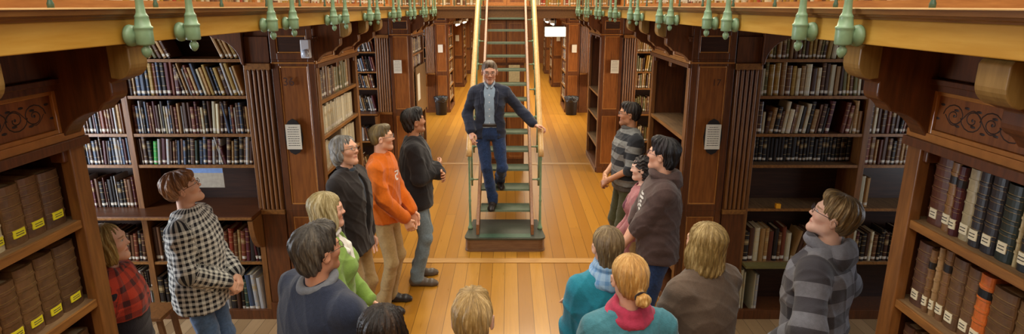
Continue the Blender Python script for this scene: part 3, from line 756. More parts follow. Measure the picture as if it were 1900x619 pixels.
def cloth(name, c, c2=None, kind='knit', stripes=None, marks=(), rough=.9, var=.12):
    t = NT(name); pat = t.n('ShaderNodeAttribute', attribute_name='pat').outputs['Vector']; oc = t.coord()
    nz = t.noise(oc, 60, 3); col = t.ramp(nz, [(.3, mulc(c, 1-var)), (.7, mulc(c, 1+var))])
    sp = t.n('ShaderNodeSeparateXYZ', {0: pat}); u, v = sp.outputs[0], sp.outputs[1]
    if kind == 'check':
        P = stripes
        a = t.math('GREATER_THAN', t.math('FRACT', t.math('DIVIDE', u, P)), .5); b = t.math('GREATER_THAN', t.math('FRACT', t.math('DIVIDE', v, P)), .5)
        s = t.math('ADD', a, b); col = t.mix(t.math('MULTIPLY', s, .5), c, c2)
        col = t.mix(t.math('MULTIPLY', t.math('SUBTRACT', nz, .4), .4), col, mulc(c2, .6))
    if kind == 'bands':
        P = stripes; col = t.mix(t.math('GREATER_THAN', t.math('FRACT', t.math('DIVIDE', v, P)), .5), col, c2)
    if kind == 'plaid':
        P = stripes
        a = t.math('GREATER_THAN', t.math('FRACT', t.math('DIVIDE', u, P)), .6); b = t.math('GREATER_THAN', t.math('FRACT', t.math('DIVIDE', v, P)), .6)
        col = t.mix(t.math('MULTIPLY', t.math('ADD', a, b), .45), c, c2)
    for (cc, rr, mc) in marks: col = t.mix(mask(t, oc, cc, rr, 0.0), col, mc)
    fn = t.noise(oc, 260 if kind != 'knit' else 180, 2)
    t.bump(t.math('ADD', fn, t.math('MULTIPLY', t.noise(oc, 12, 3), 2.0)), .35, .006)
    t.b.inputs['Sheen Weight'].default_value = .15
    return t.fin(col, rough, .25)
def leather_mat(name, c): return plain(name, c, .4, .5, .15, 30, .2)
# ------------------------------------------------------------------ heads, hands
class Frame:
    def __init__(s, R, o): s.R = R; s.o = np.array(o, float)
    def p(s, x, y, z): return s.o + s.R @ np.array([x, y, z], float)
    def inv(s, P): return (P - s.o) @ s.R
def add_head(F, H, k=1.0, female=False, nose=1.0):
    p = lambda x, y, z: H.p(x*k, y*k, z*k); R = H.R
    F.u(ell(p(0, -.014, .038), (.076*k, .094*k, .080*k), R), .01)
    F.u(ell(p(0, .022, -.010), (.061*k, .063*k, .082*k), R), .03)
    jw = .038 if female else .043
    F.u(rc(p(-jw+.008, .008, -.062), p(0, .058, -.089), .022*k, .019*k), .03); F.u(rc(p(jw-.008, .008, -.062), p(0, .058, -.089), .022*k, .019*k), .03)
    F.u(ell(p(0, .066, -.090), (.018*k, .014*k, .014*k), R), .02)
    for sx in (-1, 1): F.u(ell(p(sx*.036, .058, -.014), (.022*k, .021*k, .021*k), R), .025)
    F.u(rc(p(-.034, .072, .028), p(.034, .072, .028), .014*k, .014*k), .02)
    for sx in (-1, 1): F.sub(ell(p(sx*.031, .098, .011), (.017*k, .013*k, .011*k), R), .014); F.u(ell(p(sx*.031, .0745, .011), (.0125*k, .0115*k, .0115*k), R), .003)
    F.u(rc(p(0, .080, .020), p(0, .095, -.014), .007*k, .009*k), .012)
    F.u(ell(p(0, .097, -.018), (.0095*k, .0105*k, .0085*k), R), .008)
    for sx in (-1, 1): F.u(ell(p(sx*.0105, .089, -.0215), (.0070*k, .009*k, .0065*k), R), .006)
    F.u(rc(p(-.018, .0755, -.0500), p(.018, .0755, -.0500), .0055*k, .0055*k), .008); F.u(rc(p(-.015, .0750, -.0605), p(.015, .0750, -.0605), .0062*k, .0062*k), .008)
    F.u(ell(p(0, .078, -.0505), (.009*k, .008*k, .005*k), R), .006)
    for sx in (-1, 1):
        RE = R @ Rz(sx*-.35) @ Rx(-.2)
        F.u(ell(p(sx*.079, -.006, -.004), (.0075*k, .020*k, .032*k), RE), .006); F.sub(ell(p(sx*.088, .000, -.002), (.006*k, .011*k, .018*k), RE), .004)
def add_hand(F, w, d, palm, side, curl=.5, spread=.12, s=1.0, thumb=.7):
    "w wrist, d pointing direction, palm normal; side +1 right hand"
    d = d/np.linalg.norm(d); n = palm - d*(palm@d); n /= np.linalg.norm(n); l = np.cross(n, d)*side     # l: towards little finger
    P = lambda a, b, c: w + (d*a + l*b + n*c)*s
    F.u(rc(P(-.02, 0, 0), P(.02, 0, 0), .024*s, .022*s), .02)
    for b0, b1 in ((-.018, -.026), (-.006, -.009), (.007, .009), (.018, .026)): F.u(rc(P(.015, b0, 0), P(.082, b1, -.001), .015*s, .0125*s), .012)
    L = ((.040, .024, .020), (.045, .028, .022), (.042, .026, .021), (.032, .019, .018))
    for i, (b, ls) in enumerate(zip((-.029, -.0095, .0095, .028), L)):
        q = P(.085, b, 0); an = curl*.55; r = (.0093, .0086, .0078, .0068)
        for j, ll in enumerate(ls):
            dd = (d*math.cos(an)+n*math.sin(an)); dd = dd + l*((b/.03)*spread); dd /= np.linalg.norm(dd)
            q2 = q + dd*ll*s; F.u(rc(q, q2, r[j]*s, r[j+1]*s), .004); q = q2; an += curl*(1.0 if j == 0 else .8)
    q = P(.022, -.026, .004)
    q2 = q + (d*.62 - l*.62 + n*.35*thumb)*.042*s; q3 = q2 + (d*.85 - l*.15*(1-thumb) + n*.45*thumb)*.030*s; q4 = q3 + (d*.9 + l*.15 + n*.4*thumb)*.024*s
    F.u(rc(q, q2, .0135*s, .0115*s), .01); F.u(rc(q2, q3, .0105*s, .0098*s), .005); F.u(rc(q3, q4, .0096*s, .0078*s), .004)
# ------------------------------------------------------------------ hair styles (H = head frame)
def hair_mesh(H, style, k=1.0, seed=0, h=.0042):
    F = Field(h); p = lambda x, y, z: H.p(x*k, y*k, z*k); R = H.R; E = lambda c, r, RR=R: ell(p(*c), tuple(q*k for q in r), RR)
    amp, nf, curly = .0028, 44, False
    if style == 'short':
        F.u(E((0, -.020, .046), (.0835, .101, .086)), .01); F.u(E((0, .040, .100), (.058, .045, .030)), .03); F.u(E((0, -.055, .0), (.070, .055, .065)), .02)
        F.sub(E((0, .118, -.036), (.088, .082, .122)), .012); F.sub(E((.085, .022, -.045), (.022, .040, .052)), .01); F.sub(E((-.085, .022, -.045), (.022, .040, .052)), .01); F.sub(E((0, 0, -.13), (.14, .14, .075)), .01)
    elif style == 'crop':
        F.u(E((0, -.018, .042), (.0805, .0985, .083)), .01); F.u(E((0, .040, .096), (.052, .040, .026)), .03); F.u(E((0, -.052, -.005), (.066, .052, .06)), .02)
        F.sub(E((0, .118, -.040), (.090, .085, .122)), .012); F.sub(E((.085, .022, -.045), (.022, .040, .052)), .01); F.sub(E((-.085, .022, -.045), (.022, .040, .052)), .01); F.sub(E((0, 0, -.135), (.14, .14, .08)), .01)
        amp = .0016
    elif style == 'full':      # thick short hair, bulk at the back
        F.u(E((0, -.024, .048), (.090, .108, .092)), .01); F.u(E((0, .040, .106), (.066, .052, .034)), .03); F.u(E((0, -.060, -.02), (.076, .056, .078)), .02)
        F.sub(E((0, .122, -.040), (.092, .083, .122)), .012); F.sub(E((.09, .022, -.045), (.022, .038, .045)), .01); F.sub(E((-.09, .022, -.045), (.022, .038, .045)), .01); F.sub(E((0, 0, -.155), (.14, .14, .07)), .01)
        amp = .004
    elif style == 'fringe':    # mop with a fringe swept forward, undercut nape
        F.u(E((0, -.022, .050), (.090, .106, .088)), .01); F.u(E((.02, .050, .080), (.062, .050, .036)), .03); F.u(E((0, -.07, .01), (.070, .050, .055)), .02)
        F.sub(E((0, .125, -.045), (.088, .078, .105)), .012); F.sub(E((0, .0, -.115), (.14, .14, .085)), .015); amp = .005; nf = 30
    elif style == 'grey':      # receding front, wavy bulk at sides and back
        F.u(E((0, -.024, .044), (.088, .104, .086)), .01); F.u(E((0, -.060, -.035), (.092, .058, .080)), .025)
        for sx in (-1, 1): F.u(E((sx*.074, -.02, -.01), (.026, .045, .065)), .02)
        F.sub(E((0, .122, -.02), (.078, .088, .118)), .012); F.sub(E((0, .06, -.10), (.09, .075, .08)), .01); amp = .006; nf = 22
    elif style == 'curly':
        F.u(E((0, -.020, .045), (.096, .108, .094)), .01); F.u(E((0, -.05, -.06), (.088, .065, .085)), .03); F.sub(E((0, .13, -.04), (.088, .080, .115)), .012); amp = .007; curly = True
    elif style == 'bob':       # straight, to the collar
        F.u(E((0, -.022, .046), (.092, .106, .088)), .01); F.u(E((0, -.045, -.055), (.100, .078, .120)), .03); F.u(E((0, -.060, -.13), (.098, .062, .055)), .03)
        for sx in (-1, 1): F.u(E((sx*.074, .012, -.06), (.026, .052, .105)), .02)
        F.sub(E((0, .135, -.05), (.080, .100, .140)), .012); amp = .003; nf = 60
    elif style == 'jaw':
        F.u(E((0, -.022, .044), (.088, .104, .087)), .01); F.u(E((0, -.045, -.05), (.090, .070, .105)), .03)
        for sx in (-1, 1): F.u(E((sx*.072, .018, -.035), (.022, .045, .085)), .02)
        F.sub(E((0, .132, -.035), (.080, .092, .120)), .012); amp = .003; nf = 50
    elif style == 'pulled':    # drawn back into the collar
        F.u(E((0, -.020, .042), (.082, .101, .084)), .01); F.u(E((0, -.060, -.05), (.064, .052, .110)), .04)
        F.sub(E((0, .118, -.042), (.086, .082, .122)), .012); F.sub(E((.088, .022, -.045), (.02, .035, .045)), .01); F.sub(E((-.088, .022, -.045), (.02, .035, .045)), .01); amp = .002; nf = 60
    elif style == 'bun':
        F.u(E((0, -.020, .042), (.083, .102, .085)), .01); F.u(E((0, -.060, -.015), (.066, .052, .065)), .03)
        F.sub(E((0, .118, -.042), (.086, .082, .122)), .012); F.sub(E((.088, .022, -.045), (.02, .038, .045)), .01); F.sub(E((-.088, .022, -.045), (.02, .038, .045)), .01); F.sub(E((0, 0, -.145), (.14, .14, .07)), .01)
        F.u(rc(p(.012, -.105, -.030), p(.018, -.128, -.046), .020*k, .026*k), .01); F.u(tor(p(.02, -.140, -.052), .021*k, .0165*k, R @ Rx(-1.2)), .006); F.u(ell(p(.02, -.150, -.056), (.02*k,)*3), .008); amp = .002; nf = 60
    r = np.random.default_rng(seed); ph = r.uniform(0, 6, 4)
    Rt = R.T; o = H.o
    def hs(P):
        q = (P-o) @ R; q = q/k
        az = np.arctan2(q[:, 0], -q[:, 1]-.0); 
        return q, az
    def disp(x, y, z):
        q, az = hs(np.stack([x, y, z], 1).astype(float))
        if curly: return amp*(np.sin(q[:, 0]*190+ph[0]+2*np.sin(q[:, 2]*90))+np.sin(q[:, 2]*170+ph[1]+2*np.sin(q[:, 1]*80)))*.6
        rad = np.clip(np.hypot(q[:, 0], q[:, 1])/.05, 0, 1)
        return amp*rad*(np.sin(az*nf+ph[0]+3*np.sin(q[:, 2]*22+ph[1]))*.6+np.sin(az*nf*.37+ph[2]+2*np.sin(q[:, 2]*30))) 
    me, P = F.mesh('hair', disp)
    q, az = hs(P)
    rad = np.hypot(q[:, 0], q[:, 1])
    s = np.stack([np.sin(az)*.1 if curly else az*.09, q[:, 2] if not curly else q[:, 2], rad*.15], 1)
    if not curly: s[:, 1] = q[:, 2]-rad*.6
    setattr3(me, 'hs', s)
    return me
def glasses(root, H, k, m, lens=True, rim=.0016):
    mb = MB(); R = H.R
    def P(x, y, z): return tuple(H.p(x*k, y*k, z*k))
    for sx in (-1, 1):
        mb.tube([P(sx*.031+.0215*math.cos(a), .099-abs(math.cos(a))*.000, .009+.0155*math.sin(a)) for a in [2*math.pi*i/18 for i in range(18)]], rim, 6, closed=True)
        mb.tube([P(sx*.052, .098, .014), P(sx*.070, .082, .014), P(sx*.080, .02, .012), P(sx*.083, -.01, .006), P(sx*.082, -.022, -.012)], rim, 6)
    mb.tube([P(-.010, .099, .014), P(0, .1015, .017), P(.010, .099, .014)], rim, 6)
    mb.build('glasses', m, root)
# ------------------------------------------------------------------ the figure
def figure(label, px, py, hgt, psi, hpsi, pitch=0.0, roll=0.0, female=False, z0=0.0, skin='#d9a487', brow='#4a3222', stubble=0, hair=None, hair_k=1.0,
           top=None, bottom=None, shoes='#2a2522', spec=None, arms='down', wr=None, glass=None, group=None, seed=1, legs=None, loc=None, lean=0.0, hx=0.0, headk=1.0, build=1.0, bodyh=.0055):
    """px,py: photo pixel of the crown; psi / hpsi: heading of body / head in degrees (0 = away from the camera, 90 = to its right)."""
    s = hgt/1.75; spec = spec or {}
    if loc is None:
        P0 = at(px, py, z0+hgt); loc = (P0.x, P0.y)
    rz = -math.radians(psi); root_loc = np.array([loc[0], loc[1], z0])
    # keep the crown over the pixel although the head leans
    H = Frame(Rz(-math.radians(hpsi-psi)) @ Rx(math.radians(pitch)) @ Ry(math.radians(roll)), (0, 0, 0))
    neck = V(hx, .0, 1.535)*s; H.o = neck + H.R @ (V(0, .018, .088)*s); k = s*(.97 if female else 1.0)*headk
    crown = H.o + H.R @ V(0, -.02, .0)*k
    c_, s_ = math.cos(rz), math.sin(rz); root_loc[0] -= c_*crown[0]-s_*crown[1]; root_loc[1] -= s_*crown[0]+c_*crown[1]
    toloc = lambda w: Rz(-rz) @ (np.array(w, float)-root_loc)
    sw = (.168 if female else .186)*s*build
    sh = {1: V(sw, -.01*s, 1.400*s), -1: V(-sw, -.01*s, 1.400*s)}
    W = {}
    presets = {
        'down': {1: V(.27, .03, .86), -1: V(-.27, .03, .86)},
        'clasp': {1: V(.085, .20, .99), -1: V(-.085, .215, .98)},
        'crossed': {1: V(-.03, .205, 1.17), -1: V(.04, .235, 1.12)},
        'pockets': {1: V(.23, .10, .96), -1: V(-.23, .10, .96)},
        'akimbo': {1: V(.14, .17, 1.10), -1: V(-.14, .17, 1.08)},
        'front': {1: V(.12, .22, .93), -1: V(-.12, .22, .93)},
    }
    for sd in (1, -1):
        w = presets[arms][sd]*s
        if wr and sd in wr: w = toloc(wr[sd]) if spec.get('wr_world') else wr[sd]*s
        W[sd] = w
    poles = {1: V(.8, -.6, -.5), -1: V(-.8, -.6, -.5)}
    if 'pole' in spec: poles.update(spec['pole'])
    A = {}
    for sd in (1, -1):
        e, w = ik(sh[sd], W[sd], .285*s, .265*s, poles[sd]); A[sd] = (sh[sd], e, w)
    LG = {}
    for sd in (1, -1):
        hip = V(sd*.092, 0, .93)*s; ank = V(sd*.105, -.03, .085)*s
        if legs: ank = toloc(legs[sd]) + V(0, 0, .085*s)
        kn, ank = ik(hip, ank, .44*s, .425*s, (sd*.15, 1, 0)); LG[sd] = (hip, kn, ank)
    # ---- body
    F = Field(bodyh)
    F.u(stack([z*s for z in (.86, .95, 1.08, 1.25, 1.38, 1.45)], [a*s*build for a in (.13, .15, .125, .145, .15, .09)], [b*s*build for b in (.085, .095, .085, .095, .085, .06)]), .01)
    F.u(rc(V(0, -.012, 1.40)*s, H.p(0, -.022*k, -.045*k), .058*s*(.86 if female else 1), .052*s*(.86 if female else 1)), .03)
    for sd in (1, -1):
        a, e, w = A[sd]; F.u(rc(V(sd*.05, 0, 1.42)*s, a, .045*s, .042*s), .03); F.u(rc(a, e, .043*s, .037*s), .02); F.u(rc(e, w, .038*s, .026*s), .015)
        hd = w-e; hd = hd/np.linalg.norm(hd)
        hs_ = spec.get('hand', {}).get(sd, {})
        dvec = hs_.get('dir'); dvec = hd if dvec is None else np.array(dvec, float)
        pn = hs_.get('palm'); pn = V(-sd*.6, .0, -.4) if pn is None else np.array(pn, float)
        if arms == 'down' and hs_ == {}: pn = V(-sd, .2, 0)
        if spec.get('hand_world') and 'dir' in hs_: dvec = Rz(-rz) @ dvec; pn = Rz(-rz) @ pn
        add_hand(F, w+hd*.012*s, dvec, pn, sd, hs_.get('curl', .45), .12, s*(.9 if female else 1))
        a, e, w = LG[sd]; F.u(rc(a, e, .075*s, .050*s), .03); F.u(rc(e, w, .050*s, .036*s), .02); F.u(rc(w, w+V(0, .09, -.048)*s, .034*s, .020*s), .02)
    add_head(F, H, k, female)
    me, P = F.mesh('person')
    hp = H.inv(P)/k; far = np.linalg.norm(hp, axis=1) > .16; hp[far] = (0, -1, -1); setattr3(me, 'hp', hp)
    root = link('person', me, skin_mat(hexc(skin), hexc(brow), stubble)); root.location = root_loc; root.rotation_euler = (0, 0, rz)
    tag(root, label, 'person', group)
    # ---- hair
    if hair:
        st_, ca, cb = hair; link('hair', hair_mesh(H, st_, k*hair_k, seed), hair_mat(hexc(ca), hexc(cb), st_ == 'curly'), root)
    if glass: glasses(root, H, k, plain('glasses_frame_'+glass, hexc(glass), .25, .6))
    # ---- clothes
    def pat_attr(me, P, sleeve=1.0):
        segs = []
        d0 = np.abs(P[:, 0])/(.17*s) ; out = np.zeros((len(P), 3)); best = np.full(len(P), 9.)
        dt = np.sqrt((P[:, 0]/1.28)**2+P[:, 1]**2)-.138*s; dt = np.where(P[:, 2] > 1.46*s, dt+.02, dt)
        out[:, 0] = np.arctan2(P[:, 0]/1.3, P[:, 1])*.15*s; out[:, 1] = P[:, 2]; best = dt
        for sd in (1, -1):
            L0 = 0
            a, e, w = A[sd]
            for q0, q1, r in ((a, e, .06*s), (e, w, .05*s))[:(2 if sleeve > .7 else 1)]:
                d = q1-q0; L = np.linalg.norm(d); d = d/L; v = P-q0; t = np.clip(v@d, 0, L); c = v-np.outer(t, d); dist = np.linalg.norm(c, axis=1)-r
                ax1 = np.cross(d, V(0, 1, .3)); ax1 /= np.linalg.norm(ax1); ax2 = np.cross(d, ax1)
                m = dist < best
                out[m, 0] = (np.arctan2(c@ax1, c@ax2)*r)[m]; out[m, 1] = (1.45*s-L0-t)[m]; best = np.where(m, dist, best); L0 += L
        setattr3(me, 'pat', out)
    def shirt(name, m, g, hem, sleeve=1.0, loose=0.0, h=.0065, seed=0, amp=.0035, open_=None, collar=True, belly=0.0, neck_r=None, hipw=.165, sl=(.060, .050, .038), zt=1.475, both=True, bust=0.0):
        F = Field(h); f = 1 if not female else .92; b_ = build
        zs = [hem, max(hem+.04, 1.0), 1.10, 1.25, 1.36, 1.43, zt]
        a = [hipw+loose, hipw+.002+loose, .150*b_+loose, .168*b_+loose*.8, .178*b_+loose*.4, .150*b_, .075]
        b = [.118+loose+belly, .118+loose+belly, .112+loose+belly, .118*b_+loose+belly*.5, .112*b_+loose*.6, .092, .07]
        if female: a = [q*f for q in a]; 
        F.u(stack([z*s for z in zs], [(q+g)*s for q in a], [(q+g)*s for q in b], [0, 0, .006*s, .006*s, 0, -.006*s, -.008*s]), .02)
        if bust:
            for sd in (1, -1): F.u(ell(V(sd*.072, .085, 1.27)*s, (.068*s, .05*s+bust, .065*s)), .04)
        for sd in (1, -1):
            p, e, w = A[sd]; F.u(rc(V(sd*.055, -.010, 1.440)*s, p-V(sd*.012, 0, .004), (.047+g)*s, (.044+g)*s), .04)
            L = sleeve
            e1 = e if L > .5 else p+(e-p)*L*2
            pa = p-V(sd*.010, 0, .008); ra, rb = (sl[0]-.008+g*.6+loose*.2)*s, (sl[1]-.002+g*.7+loose*.3)*s; pm = pa+(e1-pa)*.32; rm = ra+(rb-ra)*.32
            F.u(rc(pa, pm, ra, rm), .045); F.u(rc(pa+(e1-pa)*.2, e1, ra+(rb-ra)*.2, rb), .012)
            if L > .5: w1 = e+(w-e)*(L-.5)*2*.97; F.u(rc(e, w1, (sl[1]+g+loose*.3)*s, (sl[2]+g+loose*.2)*s), .02)
        if collar: F.u(tor(V(0, -.008, zt-.005)*s, (neck_r or .062)*s, .014*s, Rx(.25)), .012)
        if open_:
            for prm in open_: F.sub(prm, .006)
        me, P = F.mesh(name, wrinkle(seed, amp)); pat_attr(me, P, sleeve); return link(name, me, m, root)
    def legs_(m, g=0.0, h=.007, seed=3, amp=.003, name='trousers', w=1.0):
        F = Field(h); F.u(stack([z*s for z in (.84, .90, 1.0, 1.06)], [(q+g)*s for q in (.15, .168, .16, .145)], [(q+g)*s for q in (.10, .115, .11, .10)]), .02)
        for sd in (1, -1):
            a, e, q = LG[sd]; F.u(rc(a+V(0, 0, -.02), e, (.088*w+g)*s, (.062*w+g)*s), .03); F.u(rc(e, q+V(0, .005, .0)*s, (.062*w+g)*s, (.060*w+g)*s), .03); F.u(rc(q+V(0, .0, .06)*s, q+V(0, .012, -.012)*s, (.058*w+g)*s, (.060*w+g)*s), .02)
        me, P = F.mesh(name, wrinkle(seed, amp)); pat_attr(me, P); return link(name, me, m, root)
    def shoe(m):
        for sd in (1, -1):
            q = LG[sd][2]; F = Field(.0055); b = V(q[0], q[1], q[2]-.085*s); yaw = Rz(-sd*.12)
            T = lambda x, y, z: b + yaw @ (V(x, y, z)*s)
            F.u(rc(T(0, -.035, .045), T(0, -.012, .085), .040*s, .046*s), .02); F.u(rc(T(0, -.005, .075), T(0, .06, .055), .040*s, .036*s), .03); F.u(rc(T(0, -.02, .035), T(0, .15, .030), .040*s, .040*s), .03); F.u(rc(T(0, .15, .028), T(0, .185, .026), .040*s, .030*s), .02)
            F.cut(lambda x, y, z, b=b: (b[2]+.004) - z + 0*x + 0*y)
            me, P = F.mesh('shoe'); o = link('shoe', me, m, root)
    ctx = dict(root=root, H=H, s=s, k=k, A=A, LG=LG, shirt=shirt, legs=legs_, shoe=shoe, toloc=toloc, pat=pat_attr)
    return ctx
def extra(ctx, name, F, m, seed=5, amp=.0, pat=False):
    me, P = F.mesh(name, wrinkle(seed, amp) if amp else None)
    if pat: ctx['pat'](me, P)
    return link(name, me, m, ctx['root'])
DENIM = cloth('blue_denim', hexc('#4c6280'), kind='denim', var=.2); DENIMD = cloth('dark_blue_denim', hexc('#22355a'), kind='denim', var=.3)
DENIMG = cloth('grey_blue_denim', hexc('#6f7f88'), kind='denim', var=.15); KHAKI = cloth('khaki_cotton', hexc('#a58a5c'), kind='twill'); OLIVE = cloth('olive_cotton', hexc('#4a4a2e'), kind='twill')
SHOE = leather_mat('dark_shoe_leather', hexc('#2a2422')); SHOEB = leather_mat('brown_grey_shoe', hexc('#5c5044'))
G = 'visitors listening to the speaker on the stairs'
LOOK = {}
# 1 speaker on the stairs ------------------------------------------------------
tk = lambda k: .166 + RIS*k
c = figure('man in navy blazer and jeans walking down the stairs, one hand on the rail', 908, 112, 1.775, 180, 176, -8, 0, z0=tk(1), skin='#cf9a80', brow='#4a3a2c', stubble=.18,
    hair=('crop', '#5c4a3a', '#8a7458'), glass='#2a2420', arms='down', headk=1.10,
    wr={1: (-.395, 6.92, 1.30), -1: (.345, 6.98, 1.385)}, legs={1: (-.150, 7.02, tk(1)), -1: (-.07, 7.30, tk(2))},
    spec={'wr_world': True, 'hand_world': True, 'pole': {1: V(.5, -.8, -.2), -1: V(-.3, -.7, -.6)},
          'hand': {1: dict(dir=(-.0, -.75, -.65), palm=(.35, -.35, -.8), curl=.9), -1: dict(dir=(.85, -.25, -.12), palm=(.0, -.3, -1), curl=.8)}}, seed=1)
s = c['s']
c['legs'](DENIMD, seed=11, amp=.004, w=.98); c['shoe'](SHOE)
c['shirt']('shirt', cloth('light_blue_shirt', hexc('#8fa3b8'), kind='poplin', var=.05, marks=[((0, 0, z*s), (.006*s, None, .006*s), (.75, .76, .78)) for z in (1.05, 1.13, 1.21, 1.29, 1.37)]), 0.0, .985, .9, seed=2, amp=.002)
NAVY = cloth('navy_blazer_wool', hexc('#262b3c'), kind='wool', var=.12)
op = [ell(V(0, .13, 1.42)*s, (.070*s, .12*s, .13*s)), ell(V(0, .16, 1.20)*s, (.062*s, .13*s, .32*s)), ell(V(0, .14, .90)*s, (.095*s, .10*s, .22*s)), tor(V(0, .03, 1.52)*s, .02*s, .055*s)]
c['shirt']('blazer', NAVY, .012, .86, .96, seed=4, amp=.003, open_=op, collar=False, hipw=.172, sl=(.062, .053, .043), zt=1.47)
F = Field(.005)
for sd in (1, -1):
    pts = [V(sd*.072, .030, 1.470), V(sd*.086, .098, 1.40), V(sd*.082, .134, 1.28), V(sd*.062, .138, 1.16)]
    for i in range(3): F.u(rc(pts[i]*s, pts[i+1]*s, (.012, .020, .016)[i]*s, (.020, .016, .006)[i]*s), .01)
extra(c, 'lapel', F, NAVY)
F = Field(.005)
for sd in (1, -1): F.u(rc(V(sd*.052, .03, 1.50)*s, V(sd*.022, .088, 1.452)*s, .013*s, .011*s), .01); F.u(rc(V(sd*.052, .03, 1.50)*s, V(sd*.05, -.05, 1.515)*s, .012*s, .012*s), .01)
extra(c, 'collar', F, cloth('pale_blue_collar', hexc('#a9bacb'), kind='poplin', var=.03))
F = Field(.006); F.u(stack([1.000*s, 1.045*s], [.173*s]*2, [.128*s]*2), .005); extra(c, 'belt', F, SHOE)
# 2 checked shirt --------------------------------------------------------------
c = figure('person in black and white checked shirt and jeans, hands clasped, gazing upwards', 330, 316, 1.72, 84, 68, 22, 0, skin='#dba98c', brow='#6a4a30', hair=('fringe', '#7c5230', '#c49468'), glass='#6a4a3a', arms='clasp', build=1.04, seed=2,
    spec={'hand': {1: dict(dir=(-.5, .3, -.7), palm=(-.2, -1, -.2), curl=.8), -1: dict(dir=(.5, .3, -.7), palm=(-.1, -1, -.1), curl=.8)}})
c['shirt']('shirt', cloth('checked_shirt_cotton', hexc('#d8d6cc'), hexc('#1c1c22'), 'check', .036), .012, .80, 1.0, loose=.02, seed=21, amp=.005, belly=.015, hipw=.17)
F = Field(.005); s = c['s']
F.u(tor(V(0, -.004, 1.48)*s, .064*s, .017*s, Rx(.3)), .01); F.u(rc(V(.045, .055, 1.47)*s, V(.03, .10, 1.40)*s, .018*s, .008*s), .015); F.u(rc(V(-.045, .055, 1.47)*s, V(-.03, .10, 1.40)*s, .018*s, .008*s), .015)
extra(c, 'collar', F, cloth('checked_collar_cotton', hexc('#d8d6cc'), hexc('#1c1c22'), 'check', .036), pat=True)
c['legs'](DENIM, seed=22); c['shoe'](SHOE)
# 3 plaid woman half hidden by bookcase ---------------------------------------
c = figure('fair haired woman in red plaid shirt half hidden behind the yellow-labelled bookcase', 186, 412, 1.66, 72, 72, 8, 0, female=True, skin='#dfb095', brow='#8a6a40', hair=('jaw', '#8a7038', '#c8b06a'), hair_k=.95, arms='down', wr={1: V(.20, -.06, .88), -1: V(-.20, -.06, .88)}, seed=3)
c['shirt']('shirt', cloth('red_plaid_flannel', hexc('#b23a22'), hexc('#2a1c20'), 'plaid', .075), .016, 1.22, .45, loose=.012, seed=31, amp=.006)
c['shirt']('dress', cloth('black_dress_cloth', hexc('#201c24')), .008, .72, .98, loose=.01, seed=33, collar=False, zt=1.43)
c['legs'](cloth('black_trousers', hexc('#24222a')), seed=32); c['shoe'](SHOE)
# 4 grey haired man --------------------------------------------------------------
c = figure('grey haired man in round glasses and black jacket, beside the cream pamphlet boxes', 636, 250, 1.77, 100, 112, 14, -4, skin='#d8a284', brow='#7a6a5c', hair=('grey', '#6c6862', '#a8a49c'), glass='#3a2c24', arms='down', seed=4, build=1.05)
c['shirt']('shirt', cloth('dark_blue_shirt', hexc('#39424e'), kind='poplin'), .0, .98, .9, seed=41, amp=.002)
s = c['s']; BLK = cloth('black_jacket_cloth', hexc('#27211f'), kind='wool')
c['shirt']('jacket', BLK, .016, .82, .97, loose=.012, seed=42, amp=.005, open_=[ell(V(0, .16, 1.24)*s, (.04*s, .11*s, .30*s)), tor(V(0, .03, 1.52)*s, .02*s, .05*s)], collar=False, hipw=.175)
F = Field(.005)
for sd in (1, -1): F.u(rc(V(sd*.055, .02, 1.49)*s, V(sd*.06, .115, 1.36)*s, .020*s, .022*s), .01); F.u(rc(V(sd*.06, .115, 1.36)*s, V(sd*.045, .150, 1.20)*s, .018*s, .008*s), .01); F.u(rc(V(sd*.055, .02, 1.49)*s, V(sd*.04, -.055, 1.505)*s, .018*s, .018*s), .01)
extra(c, 'lapel', F, BLK); c['legs'](KHAKI, seed=43); c['shoe'](SHOE)
# 5 orange jumper -------------------------------------------------------------------
c = figure('young man in bright orange jumper and khaki trousers, hands low', 703, 229, 1.75, 96, 82, 4, 0, skin='#dba585', brow='#5a4428', hair=('crop', '#5e4c2c', '#86703e'), glass='#2a2626', arms='front', seed=5, build=.96,
    spec={'hand': {1: dict(dir=(-.2, .3, -.9), palm=(-1, -.1, 0), curl=.6), -1: dict(dir=(.2, .3, -.9), palm=(1, -.1, 0), curl=.6)}})
s = c['s']
wh = (.75, .72, .68)
mk = [((.02*s, 0, 1.335*s), (.030*s, None, .007*s), wh), ((-.008*s, 0, 1.31*s), (.007*s, None, .028*s), wh), ((.02*s, 0, 1.305*s), (.028*s, None, .007*s), wh), ((.05*s, 0, 1.285*s), (.008*s, None, .022*s), wh), ((.02*s, 0, 1.262*s), (.030*s, None, .007*s), wh)]
c['shirt']('jumper', cloth('orange_jumper_knit', hexc('#cc640f'), kind='knit', var=.07, marks=mk), .010, .88, 1.0, loose=.012, seed=51, amp=.006, sl=(.058, .052, .040))
c['legs'](KHAKI, seed=52, w=.95); c['shoe'](SHOE)
# 6 man in black ------------------------------------------------------------------
c = figure('black haired man in long black jumper and jeans with folded arms', 764, 201, 1.79, 84, 66, 8, 0, skin='#b07a58', brow='#1a1412', hair=('full', '#15110f', '#3a2e28'), hair_k=.97, arms='crossed', seed=6,
    spec={'hand': {1: dict(dir=(-.9, .3, .1), palm=(0, -1, 0), curl=.5), -1: dict(dir=(.9, .3, .0), palm=(0, -1, 0), curl=.5)}})
c['shirt']('jumper', cloth('black_jumper_knit', hexc('#1e1b1c'), kind='knit'), .014, .80, .97, loose=.022, seed=61, amp=.004, sl=(.064, .058, .046))
c['legs'](DENIMG, seed=62); c['shoe'](SHOEB)
